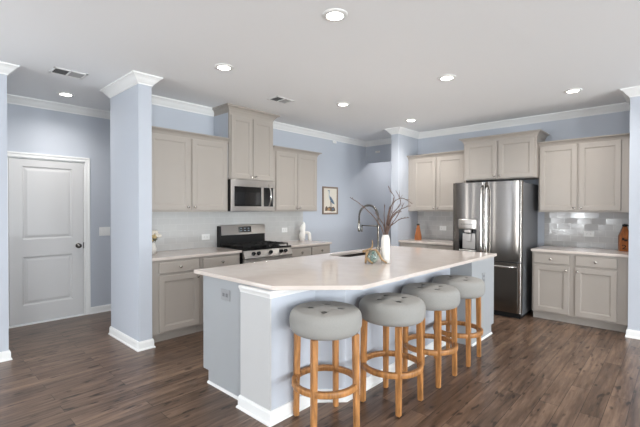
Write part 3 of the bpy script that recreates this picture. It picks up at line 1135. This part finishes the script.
for i in range(3):
    for j in range(2):
        g = MB().box(0.345 + i * 0.064, 0.373 + i * 0.064, sd - 0.1012, sd - 0.0995, 1.110 + j * 0.03, 1.117 + j * 0.03)
        g.build('display_digit', 'display_white', dso)
# burners and grates
for x, y, r in ((0.16, 0.15, 0.05), (0.16, 0.42, 0.042), (0.40, 0.29, 0.05), (0.64, 0.15, 0.055), (0.64, 0.42, 0.042)):
    MB().lathe([(0, 0.016), (r * 0.8, 0.016), (r * 0.82, 0.008), (r, 0.007), (r * 1.05, 0), (0, 0)], 20, mtx=Matrix.Translation((x, y, 0.9155))).build('burner', 'cast_iron', sv)
for i in range(3):
    x0 = 0.03 + i * 0.249
    x1 = x0 + 0.238
    gr = MB()
    zt = 0.952
    for x in (x0, x1):
        gr.box(x - 0.006, x + 0.006, 0.04, sd - 0.12, zt - 0.014, zt, bev=0.003)
    for y in (0.046, sd - 0.126):
        gr.box(x0, x1, y - 0.006, y + 0.006, zt - 0.014, zt, bev=0.003)
    for y in (0.15, 0.285, 0.42):
        gr.box(x0, x1, y - 0.005, y + 0.005, zt - 0.012, zt + 0.004, bev=0.002)
    gr.box((x0 + x1) / 2 - 0.005, (x0 + x1) / 2 + 0.005, 0.04, sd - 0.12, zt - 0.012, zt + 0.004, bev=0.002)
    for x in (x0, x1):
        for y in (0.05, sd - 0.13):
            gr.box(x - 0.007, x + 0.007, y - 0.007, y + 0.007, 0.9155, zt, bev=0.002)
    gr.build('grate', 'cast_iron', sv)


# ------------------------------------------------------------------ bar stools
def make_stool(label):
    t = thing('bar_stool', label, 'stool', (0, 0, 0), 0, 'bar stools along the island')
    R, z0, z1 = 0.240, 0.606, 0.762
    # tufted cushion
    bts = [(0.10 * math.cos(a), 0.10 * math.sin(a)) for a in [PI / 4 + 0.25 + PI / 2 * k for k in range(4)]]
    vs, fs = [], []
    na = 96
    prof = []
    ns = 26
    # superellipse side profile from bottom centre to top centre
    rr = [(0.0, z0)] + [(R * 0.80, z0)]
    hz = (z1 - z0) / 2
    zc = (z0 + z1) / 2
    for k in range(ns + 1):
        a = -PI / 2 + PI * k / ns
        ex = 0.74
        x = abs(math.cos(a)) ** ex
        s = math.copysign(abs(math.sin(a)) ** ex, math.sin(a))
        rr.append((R * (0.72 + 0.28 * x), zc + hz * s))
    for k in range(1, 32):
        u = 1 - k / 32
        rr.append((R * 0.72 * u, z1 + 0.010 * (1 - u * u)))
    rings = []
    for r, z in rr:
        ring = []
        for k in range(na):
            a = 2 * PI * k / na
            x, y, zz = r * math.cos(a), r * math.sin(a), z
            if zz > z1 - 0.03:
                dd = 0
                for bx_, by_ in bts:
                    q = (x - bx_) ** 2 + (y - by_) ** 2
                    dd += 0.022 * math.exp(-q / 0.00042) + 0.006 * math.exp(-q / 0.003)
                # creases between the buttons and out to the rim
                for i in range(4):
                    p0 = Vector(bts[i])
                    for p1 in (Vector(bts[(i + 1) % 4]), p0 * 2.0):
                        dvec = p1 - p0
                        u = max(0, min(1, (Vector((x, y)) - p0).dot(dvec) / dvec.length_squared))
                        q = (Vector((x, y)) - p0 - dvec * u).length_squared
                        dd += 0.0045 * math.exp(-q / 0.00010)
                zz -= min(dd, 0.034) * min(1, max(0, (zz - z1 + 0.03) / 0.015))
            ring.append(len(vs))
            vs.append((x, y, zz))
        rings.append(ring)
    for a, b in zip(rings[:-1], rings[1:]):
        for k in range(na):
            k2 = (k + 1) % na
            fs.append((a[k], a[k2], b[k2], b[k]))
    fs.append(tuple(rings[-1]))
    mb = MB().add(vs, fs, 0, True)
    seat = mb.build('seat', 'stool_fabric', t)
    for bx_, by_ in bts:
        MB().lathe([(0, 0.004), (0.014, 0.003), (0.019, 0.0), (0, -0.003)], 12, mtx=Matrix.Translation((bx_, by_, z1 - 0.005))).build('tuft_button', 'button_fabric', seat)
    MB().lathe([(0, 0.600), (0.155, 0.600), (0.16, 0.603), (0.16, 0.610), (0, 0.610)], 40).build('seat_base', 'stool_wood', t)
    for sx, sy in ((-1, -1), (1, -1), (1, 1), (-1, 1)):
        lg = MB()
        bm = bmesh.new()
        bmesh.ops.create_cube(bm, size=1)
        for v in bm.verts:
            topv = v.co.z > 0
            s = 0.040 if topv else 0.034
            off = 0.145 if topv else 0.151
            v.co = Vector((sx * off + v.co.x * s, sy * off + v.co.y * s, 0.612 if topv else 0.004))
        bmesh.ops.bevel(bm, geom=bm.edges[:], offset=0.004, segments=2, affect='EDGES')
        lg.addbm(bm)
        o = lg.build('leg', 'stool_wood', t)
        MB().lathe([(0, 0), (0.012, 0), (0.012, 0.006), (0, 0.006)], 12, mtx=Matrix.Translation((sx * 0.151, sy * 0.151, 0))).build('foot_glide', 'black_matte', o)
    # bent-wood foot ring let into the legs
    MB().lathe([(0.196, 0.258), (0.222, 0.258), (0.225, 0.262), (0.225, 0.292), (0.222, 0.296), (0.196, 0.296), (0.193, 0.292), (0.193, 0.262), (0.196, 0.258)], 64).build('foot_ring', 'stool_wood', t)
    return t


sl = ['grey tufted round bar stool nearest the camera, at the clipped corner of the island',
      'grey tufted round bar stool, second from the front along the island',
      'grey tufted round bar stool, third from the front along the island',
      'grey tufted round bar stool farthest along the island, nearest the refrigerator']
sp = [(-1.715, 1.910, -0.402), (-1.545, 2.45, 0.0), (-1.54, 3.035, 0.0), (-1.54, 3.595, 0.06)]
s0 = make_stool(sl[0])
for i in range(4):
    o = s0 if i == 0 else copy_tree(s0)
    o['label'] = sl[i]
    o.location = (sp[i][0], sp[i][1], 0)
    o.rotation_euler = (0, 0, sp[i][2])

# ------------------------------------------------------------------ ceiling lights and vents
lt = thing('recessed_light', 'x', 'ceiling light', (0, 0, CEIL), 0, 'recessed ceiling downlights')
MB().lathe([(0.058, -0.010), (0.064, -0.006), (0.078, -0.008), (0.088, -0.004), (0.09, 0.0), (0.058, 0.0), (0.058, -0.010)], 32).build('trim_ring', 'white_plastic', lt)
MB().lathe([(0, -0.006), (0.04, -0.006), (0.058, -0.005), (0.058, -0.001), (0, -0.001)], 32).build('lens', 'lens', lt)
LP = [(-1.745, 2.033, 'round recessed ceiling light nearest the camera, over the front stools'),
      (-3.145, 2.07, 'round recessed ceiling light in front of the tall cabinet crown, left of the island'),
      (-3.135, 3.812, 'round recessed ceiling light over the far sink side of the island'),
      (-2.946, 5.174, 'round recessed ceiling light in front of the refrigerator-side cabinets, by the centre pillar'),
      (-1.734, 3.756, 'round recessed ceiling light above the far end of the stool row'),
      (-0.885, 5.115, 'round recessed ceiling light in front of the right-hand wall cabinets'),
      (-5.234, 1.314, 'round recessed ceiling light in the entry, just inside the white door')]
for i, (x, y, lb) in enumerate(LP):
    o = lt if i == 0 else copy_tree(lt)
    o['label'] = lb
    o.location = (x, y, CEIL)
    l = bpy.data.lights.new('downlight', 'SPOT')
    l.energy = (30, 14, 48, 88, 38, 58, 54)[i]
    l.spot_size = math.radians(155)
    l.spot_blend = 1.0
    l.shadow_soft_size = 0.05
    l.color = (1.0, 0.97, 0.93)
    lo = bpy.data.objects.new('downlight', l)
    C.objects.link(lo)
    lo.location = (x, y, CEIL - 0.02)
# the hall's own ceiling light (round flush lamp out of sight)
hl = bpy.data.lights.new('hall_lamp', 'AREA')
hl.shape = 'DISK'
hl.size = 0.3
hl.energy = 12
hl.color = (1.0, 0.97, 0.93)
ho = bpy.data.objects.new('hall_lamp', hl)
C.objects.link(ho)
ho.location = (-3.85, 7.0, CEIL - 0.03)


def vent(label, loc, rz, w, d, dark):
    t = thing('ceiling_vent', label, 'air vent', loc, rz, 'ceiling air vents')
    f_ = MB()
    for (a, b, c, e) in ((-w / 2, w / 2, -d / 2, -d / 2 + 0.022), (-w / 2, w / 2, d / 2 - 0.022, d / 2), (-w / 2, -w / 2 + 0.022, -d / 2, d / 2), (w / 2 - 0.022, w / 2, -d / 2, d / 2), (-0.008, 0.008, -d / 2, d / 2)):
        f_.box(a, b, c, e, -0.008, 0, bev=0.002)
    f_.build('frame', 'white_plastic', t)
    MB().box(-w / 2 + 0.01, w / 2 - 0.01, -d / 2 + 0.01, d / 2 - 0.01, -0.0015, 0).build('duct_opening', 'vent_dark', t)
    for half in (0, 1):
        s_ = MB()
        n = 7
        for k in range(n):
            y = -d / 2 + 0.03 + (d - 0.06) * k / (n - 1)
            tl = 0.0085 if half else 0.004
            x0, x1 = ((-w / 2 + 0.02, -0.008) if half == 0 else (0.008, w / 2 - 0.02))
            s_.add([(x0, y - tl / 2, -0.002), (x1, y - tl / 2, -0.002), (x1, y + tl / 2, -0.007), (x0, y + tl / 2, -0.007),
                    (x0, y - tl / 2 + 0.001, -0.0015), (x1, y - tl / 2 + 0.001, -0.0015), (x1, y + tl / 2 + 0.001, -0.0065), (x0, y + tl / 2 + 0.001, -0.0065)],
                   [(0, 1, 2, 3), (4, 7, 6, 5), (0, 4, 5, 1), (2, 6, 7, 3), (0, 3, 7, 4), (1, 5, 6, 2)])
        s_.build('louvre', 'vent_mid' if half else 'vent_dark', t)


vent('long white ceiling vent near the entry, left of the pillar', (-4.406, 1.128, CEIL), RZ, 0.29, 0.2, 1)
vent('small white ceiling vent in front of the tall cabinet above the microwave', (-3.57, 3.155, CEIL), RZ, 0.28, 0.19, 0)


# ------------------------------------------------------------------ outlets, switch, sensors
def plate(name, label, cat, loc, rz, w, h, colp, colr, kind='outlet', group=None):
    t = thing(name, label, cat, loc, rz, group)      # local -Y faces the room
    MB().box(-w / 2, w / 2, -0.006, 0, -h / 2, h / 2, bev=0.003).build('cover_plate', colp, t)
    horizontal = w > h
    for s in (-1, 1):
        cx_, cz_ = (s * w * 0.19, 0) if horizontal else (0, s * h * 0.19)
        if kind == 'outlet':
            o = MB().box(cx_ - 0.014, cx_ + 0.014, -0.0085, -0.005, cz_ - 0.014, cz_ + 0.014, bev=0.004).build('socket', colr, t)
            g_ = MB()
            if horizontal:
                g_.box(cx_ - 0.006, cx_ + 0.004, -0.009, -0.008, cz_ + 0.005, cz_ + 0.007)
                g_.box(cx_ - 0.006, cx_ + 0.004, -0.009, -0.008, cz_ - 0.007, cz_ - 0.005)
            else:
                g_.box(cx_ - 0.007, cx_ - 0.005, -0.009, -0.008, cz_ - 0.004, cz_ + 0.006)
                g_.box(cx_ + 0.005, cx_ + 0.007, -0.009, -0.008, cz_ - 0.004, cz_ + 0.006)
            g_.build('slot', 'dark_plastic', o)
        else:
            MB().box(cx_ - 0.016, cx_ + 0.016, -0.011, -0.005, cz_ - 0.034, cz_ + 0.034, bev=0.003).build('rocker', colr, t)
    return t


TX = XW + 0.0087
plate('wall_outlet', 'white outlet plate on the tile backsplash left of the stove', 'outlet', (TX, 2.735, 1.045), RZ, 0.118, 0.075, 'white_plastic', 'white_plastic', group='backsplash outlets')
plate('wall_outlet', 'white outlet plate on the tile backsplash right of the stove', 'outlet', (TX, 4.13, 1.085), RZ, 0.118, 0.075, 'white_plastic', 'white_plastic', group='backsplash outlets')
TY = YW - 0.0087
plate('wall_outlet', 'white outlet plate on the grey tile left of the refrigerator', 'outlet', (-2.914, TY, 1.1), 0, 0.118, 0.075, 'white_plastic', 'white_plastic', group='backsplash outlets')
plate('wall_outlet', 'white outlet plate on the grey tile right of the refrigerator', 'outlet', (-0.877, TY, 1.094), 0, 0.118, 0.075, 'white_plastic', 'white_plastic', group='backsplash outlets')
plate('island_outlet', 'grey outlet plate on the left end panel of the island', 'outlet', (-2.561, 1.6995, 0.752), 0, 0.118, 0.085, 'grey_plastic', 'socket_grey')
plate('island_outlet', 'grey outlet plate on the far end of the island, behind the last stool', 'outlet', (WX + 0.0005, 4.32, 0.665), RZ, 0.08, 0.118, 'grey_plastic', 'socket_grey')
plate('light_switch', 'white double rocker switch on the wall beside the entry door', 'light switch', (DX + 0.0005, 1.909, 1.105), RZ, 0.14, 0.12, 'white_plastic', 'white_plastic', kind='switch')
for nm, lb, loc, rz in (('motion_sensor', 'small white sensor high on the blue wall right of the range cabinets', (XW + 0.0005, 5.337, 2.628), RZ),
                        ('motion_sensor', 'small white sensor on the header above the hall opening', (-4.302, YH - 0.0005, 2.526), 0)):
    t = thing(nm, lb, 'sensor', loc, rz)
    MB().box(-0.05, 0.05, -0.022, 0, -0.02, 0.02, bev=0.006).build('housing', 'white_plastic', t)
    MB().box(-0.03, 0.03, -0.0245, -0.020, -0.008, 0.008, bev=0.003).build('lens_window', 'ceramic', t)

# ------------------------------------------------------------------ framed bird print
py0, py1, pz0, pz1 = 5.02, 5.43, 1.325, 1.815
pf = thing('framed_print', 'brown framed print of a grey wading bird on the blue wall', 'picture', (XW + 0.0005, py0, pz0), RZ)
pw, ph = py1 - py0, pz1 - pz0
f_ = MB()
for (a, b, c, d) in ((0, 0.028, 0, ph), (pw - 0.028, pw, 0, ph), (0.028, pw - 0.028, 0, 0.028), (0.028, pw - 0.028, ph - 0.028, ph)):
    f_.box(a, b, -0.022, 0, c, d, bev=0.004)
f_.build('frame', 'frame_brown', pf)
MB().box(0.02, pw - 0.02, -0.010, -0.001, 0.02, ph - 0.02).build('paper', 'print_paper', pf)


def flat(poly, name, m, y):
    mb = MB()
    mb.add([(p[0] * pw, y, p[1] * ph) for p in poly] + [(p[0] * pw, y + 0.0008, p[1] * ph) for p in poly],
           [tuple(range(len(poly)))] + [tuple(range(len(poly), 2 * len(poly)))[::-1]])
    return mb.build(name, m, pf)


flat([(0.30, 0.845), (0.40, 0.87), (0.46, 0.86), (0.47, 0.80), (0.44, 0.72), (0.50, 0.62), (0.60, 0.56), (0.52, 0.50), (0.44, 0.58), (0.40, 0.68), (0.41, 0.80), (0.38, 0.845)], 'bird_neck', 'bird_pale', -0.0112)
flat([(0.46, 0.66), (0.56, 0.62), (0.70, 0.50), (0.80, 0.36), (0.70, 0.38), (0.56, 0.44), (0.47, 0.54)], 'bird_wing', 'bird_blue', -0.0118)
flat([(0.30, 0.848), (0.40, 0.876), (0.47, 0.865), (0.44, 0.845), (0.38, 0.85)], 'bird_head', 'bird_blue', -0.0122)
flat([(0.50, 0.48), (0.54, 0.47), (0.52, 0.28), (0.56, 0.24), (0.50, 0.24)], 'bird_leg', 'bird_brown', -0.0115)
flat([(0.58, 0.45), (0.62, 0.44), (0.60, 0.28), (0.64, 0.24), (0.58, 0.24)], 'bird_leg', 'bird_brown', -0.0115)
flat([(0.16, 0.12), (0.18, 0.24), (0.26, 0.30), (0.34, 0.24), (0.46, 0.28), (0.60, 0.25), (0.74, 0.28), (0.82, 0.20), (0.84, 0.12), (0.6, 0.10), (0.4, 0.13)], 'painted_marsh', 'bird_brown', -0.0108)
flat([(0.30, 0.14), (0.36, 0.23), (0.46, 0.22), (0.50, 0.15)], 'painted_reeds', 'bird_ochre', -0.0114)
flat([(0.60, 0.15), (0.66, 0.24), (0.72, 0.22), (0.74, 0.15)], 'painted_reeds', 'bird_blue', -0.0114)

# ------------------------------------------------------------------ counter decor
# white vase with twigs on the island
VX, VY = -2.037, 3.114
va = MB().lathe([(0, 0), (0.040, 0), (0.043, 0.004), (0.043, 0.20), (0.040, 0.235), (0.030, 0.262), (0.028, 0.268), (0.024, 0.268), (0.025, 0.255), (0.034, 0.22), (0.036, 0.02), (0, 0.018)], 28).build('vase', 'ceramic')
va.location = (VX, VY, CT1)
tag(va, 'slim white ceramic vase on the island holding bare twigs', 'vase')
tw = MB()
mwi = [cam.matrix_world.col[0].to_3d(), Vector((0, 0, 1)), Vector((-_F.x, -_F.y, 0)).normalized()]
right = Vector((math.cos(YAW), math.sin(YAW), 0))
toward = Vector((math.sin(YAW), -math.cos(YAW), 0))
rng = random.Random(3)


def twig(pts, r0, r1, mb, mi=0):
    """pts: (right, toward, up) offsets from the vase mouth"""
    P = [right * a + toward * b + Vector((0, 0, c)) for a, b, c in pts]
    S = []
    n = 5
    for i in range(len(P) - 1):
        p0 = P[max(i - 1, 0)]
        p1, p2 = P[i], P[i + 1]
        p3 = P[min(i + 2, len(P) - 1)]
        for k in range(n):
            t = k / n
            q = 0.5 * ((2 * p1) + (p2 - p0) * t + (2 * p0 - 5 * p1 + 4 * p2 - p3) * t * t + (3 * p1 - p0 - 3 * p2 + p3) * t ** 3)
            S.append(q + Vector((rng.uniform(-1, 1), rng.uniform(-1, 1), rng.uniform(-1, 1))) * 0.002)
    S.append(P[-1])
    N = len(S)
    for i in range(int(N * 0.35), N - 2, 4):
        ax = (S[i + 1] - S[i]).normalized()
        sd_ = Vector((rng.uniform(-1, 1), rng.uniform(-1, 1), rng.uniform(0.0, 0.8)))
        ln = rng.uniform(0.025, 0.06)
        q1 = S[i] + (ax * 0.8 + sd_ * 0.5) * ln * 0.5
        q2 = S[i] + (ax * 0.9 + sd_ * 0.45 + Vector((0, 0, 0.2))) * ln
        mb.tube([S[i], q1, q2], [r1 * 1.1, r1 * 0.9, r1 * 0.5], 5, mi)
    mb.tube(S, [r0 + (r1 - r0) * i / (N - 1) for i in range(N)], 6, mi)
    # buds
    for i in range(3, N - 1, 4):
        mb.tube([S[i], S[i] + Vector((rng.uniform(-1, 1), rng.uniform(-1, 1), 1.0)) * 0.008], [r1 * 1.3, r1 * 0.5], 5, mi)


# pixel-measured silhouettes turned into offsets (metres at the vase's own distance), each with its own depth
s_ = 3.67 / 388.0


def tp_(u, v, d):
    return ((u - 381.5) * s_, d, (233.5 - v) * s_)


TW = [
    [(381.5, 240, 0), (377, 226, .01), (368, 214, .04), (357, 204, .08), (345, 196, .10)],
    [(381, 240, 0), (381, 226, -.01), (380.5, 214, -.03), (381.5, 203, -.05)],
    [(382, 240, 0), (382, 224, .01), (384, 209, .04), (390, 199, .06), (398, 197, .06), (407, 202, .04)],
    [(382, 240, 0), (384, 222, -.02), (387, 208, -.05), (391, 196, -.06), (388, 189, -.07), (385.5, 184, -.09)],
    [(382, 240, 0), (384, 224, .0), (390, 211, -.04), (397, 204, -.08), (398, 197, -.10), (394, 188, -.12)],
    [(382, 240, 0), (385, 226, .02), (392, 214, .05), (398.5, 201, .07)],
    [(382, 240, 0), (385, 227, -.01), (392, 221, -.05), (399, 217, -.08), (407.5, 216, -.11)],
    [(382, 240, 0), (385, 222, .02), (388, 213, .05), (396, 207, .08), (404, 204, .10)],
    [(382, 240, 0), (383, 224, .02), (386, 210, .06), (388, 200, .08)],
    [(381.5, 240, 0), (380, 224, -.02), (375, 216, -.05), (372, 211, -.06)],
    [(382, 240, 0), (384, 228, -.03), (389, 217, -.07), (395, 211, -.10), (400, 210, -.12)],
    [(382, 240, 0), (383.5, 220, .0), (386, 207, -.02), (389.5, 201, -.03)],
]
for i, w_ in enumerate(TW):
    twig([tp_(*p) for p in w_], 0.0062, 0.0028, tw, 0 if i % 3 else 0)
two = tw.build('twig_bunch', 'twig')
two.location = (VX, VY, CT1 + 0.262)
tag(two, 'spray of bare brown twigs standing in the white vase', 'branches')

# glass bowl melted over driftwood
gx, gy = -2.115, 3.005
dw_ = thing('driftwood_ornament', 'small teal glass and driftwood ornament beside the white vase', 'ornament', (gx, gy, CT1))
dw_.scale = (1.15, 1.15, 1.15)
wd = MB()


def root_tube(pts, r0, r1):
    P = [right * a + toward * b + Vector((0, 0, c)) for a, b, c in pts]
    wd.tube(P, [r0 + (r1 - r0) * i / (len(P) - 1) for i in range(len(P))], 8)


root_tube([(-.055, .02, .004), (-.052, .03, .045), (-.045, .02, .085), (-.02, 0, .10)], 0.009, 0.012)
root_tube([(-.075, -.01, .095), (-.045, .0, .105), (0, -.01, .125), (.005, 0, .16), (.0, .0, .19)], 0.010, 0.004)
root_tube([(-.02, .0, .10), (.03, .01, .11), (.055, .02, .075), (.075, .03, .035), (.115, .03, .007)], 0.012, 0.007)
root_tube([(.0, -.03, .10), (.0, -.06, .05), (.01, -.065, .007)], 0.010, 0.008)
root_tube([(-.05, .02, .06), (-.03, .05, .03), (0, .055, .007)], 0.009, 0.007)
wd.build('driftwood', 'driftwood', dw_)
gl = MB().lathe([(0, 0.006), (0.03, 0.008), (0.05, 0.03), (0.055, 0.055), (0.046, 0.085), (0.033, 0.10), (0.036, 0.108), (0.032, 0.108), (0.029, 0.10), (0.041, 0.083), (0.050, 0.055), (0.046, 0.032), (0.028, 0.012), (0, 0.010)], 24)
gl.build('glass_bowl', 'glass_teal', dw_)
tl_ = MB()
for i in range(9):
    a = rng.uniform(0, 2 * PI)
    r = rng.uniform(0.0, 0.026)
    z = rng.uniform(0.026, 0.088)
    tl_.lathe([(0, -0.011), (0.009, -0.006), (0.011, 0), (0.009, 0.006), (0, 0.011)], 10, mtx=Matrix.Translation((r * math.cos(a), r * math.sin(a), z)))
tl_.build('teal_pebbles', 'teal', dw_)['kind'] = 'stuff'


# wooden bottles
def bottle(label, loc, rz, w, h, glyph, sh=0.55):
    t = thing('wooden_jug', label, 'decoration', loc, rz)
    a = w / 2
    b_ = w * 0.42
    tw2 = w * 0.18
    zs = [(0.0, a, b_), (h * sh, a, b_), (h * 0.88, tw2, tw2), (h * 0.9, tw2, tw2)]
    vs = []
    for z, p, q in zs:
        vs += [(-p, -q, z), (p, -q, z), (p, q, z), (-p, q, z)]
    fs = [(0, 3, 2, 1), (12, 13, 14, 15)]
    for i in range(3):
        for k in range(4):
            j = (k + 1) % 4
            fs.append((i * 4 + k, i * 4 + j, i * 4 + 4 + j, i * 4 + 4 + k))
    mb = MB().add(vs, fs)
    body = mb.build('body', 'wood_brown', t)
    md = body.modifiers.new('soft', 'BEVEL')
    md.width = 0.004
    md.segments = 2
    MB().lathe([(0, h * 0.895), (tw2 * 1.1, h * 0.895), (tw2 * 1.25, h * 0.93), (tw2 * 1.1, h * 0.98), (0, h)], 16).build('stopper', 'black_matte', t)
    if glyph:
        mb = MB().tube([(tw2, 0, h * .95), (tw2 + .012, 0, h * .955), (tw2 + .014, 0, h * .91)], 0.005, 8)
        mb.build('hook', 'black_matte', t)
        cu = bpy.data.curves.new('digit', 'FONT')
        cu.body = '2'
        cu.size = 0.10
        cu.extrude = 0.0008
        cu.align_x = 'CENTER'
        tmp = bpy.data.objects.new('digit', cu)
        C.objects.link(tmp)
        dg = bpy.context.evaluated_depsgraph_get()
        me = bpy.data.meshes.new_from_object(tmp.evaluated_get(dg))
        bpy.data.objects.remove(tmp)
        me.materials.clear()
        me.materials.append(M['glyph_black'])
        o = bpy.data.objects.new('painted_number', me)
        C.objects.link(o)
        o.parent = body
        o.rotation_euler = (PI / 2, 0, 0)
        o.scale = (1.15, 0.75, 1)
        o.location = (-0.012, -b_ - 0.0008, h * 0.08)
        g_ = MB()
        g_.box(-a * 0.6, -a * 0.2, -b_ - 0.0012, -b_ + 0.002, h * 0.40, h * 0.49)
        g_.box(-a * 0.2, a * 0.35, -b_ - 0.0012, -b_ + 0.002, h * 0.37, h * 0.44)
        g_.build('painted_mark', 'glyph_black', body)
    return t


bottle('brown wooden jug with a black painted 2 on the right-hand counter', (-0.492, 6.04, CT1), math.radians(14), 0.115, 0.335, True)
bottle('small brown wooden jug on the counter left of the refrigerator', (-3.20, 5.87, CT1), math.radians(25), 0.11, 0.27, False, 0.22)

# white figurine: twisted upright flame shape with an arch
fg = thing('white_figurine', 'white ceramic figurine of a twisted spire and arch, right of the stove', 'figurine', (-4.44, 4.40, CT1), 0)
sp1 = MB()
P = [(-.014, 0, 0.001), (-.014, 0, .04), (-.020, 0, .08), (-.008, 0, .12), (-.006, 0, .15), (-.012, 0, .19), (-.002, 0, .23), (.010, 0, .27), (.004, 0, .31)]
rs = [0.030, 0.046, 0.052, 0.046, 0.038, 0.046, 0.040, 0.025, 0.004]
PP, RR = [], []
for i in range(len(P) - 1):
    for k in range(4):
        t = k / 4
        PP.append(right * (P[i][0] * (1 - t) + P[i + 1][0] * t) + Vector((0, 0, P[i][2] * (1 - t) + P[i + 1][2] * t)))
        RR.append(rs[i] * (1 - t) + rs[i + 1] * t)
PP.append(right * P[-1][0] + Vector((0, 0, P[-1][2])))
RR.append(rs[-1])
sp1.tube(PP, RR, 14)
sp1.build('spire', 'ceramic_matte', fg)
ar = MB()
PP, RR = [], []
for k in range(17):
    a = PI * (1 - k / 16)
    PP.append(right * (0.058 + 0.042 * math.cos(a)) + Vector((0, 0, 0.105 + 0.028 * math.sin(a))))
    RR.append(0.019 + 0.008 * k / 16)
PP.append(right * 0.104 + Vector((0, 0, 0.05)))
RR.append(0.028)
PP.append(right * 0.106 + Vector((0, 0, 0.0)))
RR.append(0.030)
ar.tube(PP, RR, 12)
ar.build('arch', 'ceramic_matte', fg)

# flowers in a small gold vase beside the pillar
fl = thing('flower_vase', 'small vase of white and gold blooms on the counter beside the pillar', 'flowers', (-4.35, 1.925, CT1), 0)
MB().lathe([(0, 0), (0.030, 0), (0.042, 0.03), (0.045, 0.06), (0.032, 0.10), (0.022, 0.12), (0.026, 0.13), (0.02, 0.13), (0.018, 0.11), (0, 0.10)], 20).build('vase', 'ceramic', fl)
stm = MB()
heads = [(-0.02, .0, .21, .046, 'petal_white'), (.02, .03, .185, .044, 'petal_gold'), (.055, -.01, .195, .044, 'petal_white'), (-.035, .03, .165, .030, 'petal_gold'), (.01, -.03, .235, .04, 'petal_white'), (.0, .05, .15, .03, 'petal_gold')]
for a, b, c, r, m_ in heads:
    q = right * a + toward * b
    stm.tube([(0, 0, 0.10), (q.x * .5, q.y * .5, c * .7), (q.x, q.y, c)], 0.003, 6)
stm.build('stems', 'leaf', fl)
for a, b, c, r, m_ in heads:
    q = right * a + toward * b
    mb = MB()
    for i in range(9):
        az = 2 * PI * i / 9 + rng.uniform(-.2, .2)
        el = rng.uniform(0.1, 1.0)
        d_ = Vector((math.cos(az) * math.cos(el), math.sin(az) * math.cos(el), math.sin(el)))
        mm = Matrix.Translation(Vector((q.x, q.y, c)) + d_ * r * 0.55) @ d_.to_track_quat('Z', 'Y').to_matrix().to_4x4()
        mb.lathe([(0, 0.5 * r), (0.3 * r, 0.35 * r), (0.42 * r, 0), (0.25 * r, -0.4 * r), (0, -0.5 * r)], 8, mtx=mm)
    mb.build('bloom', m_, fl)
lf = MB()
for i in range(6):
    az = i * 1.05
    d_ = Vector((math.cos(az), math.sin(az), 0.5)).normalized()
    mm = Matrix.Translation(Vector((0, 0, 0.14)) + d_ * 0.03) @ d_.to_track_quat('Z', 'Y').to_matrix().to_4x4() @ Matrix.Diagonal((1, 0.25, 1, 1))
    lf.lathe([(0, 0.04), (0.012, 0.02), (0.016, 0), (0.01, -0.02), (0, -0.03)], 8, mtx=mm)
lf.build('leaves', 'leaf', fl)
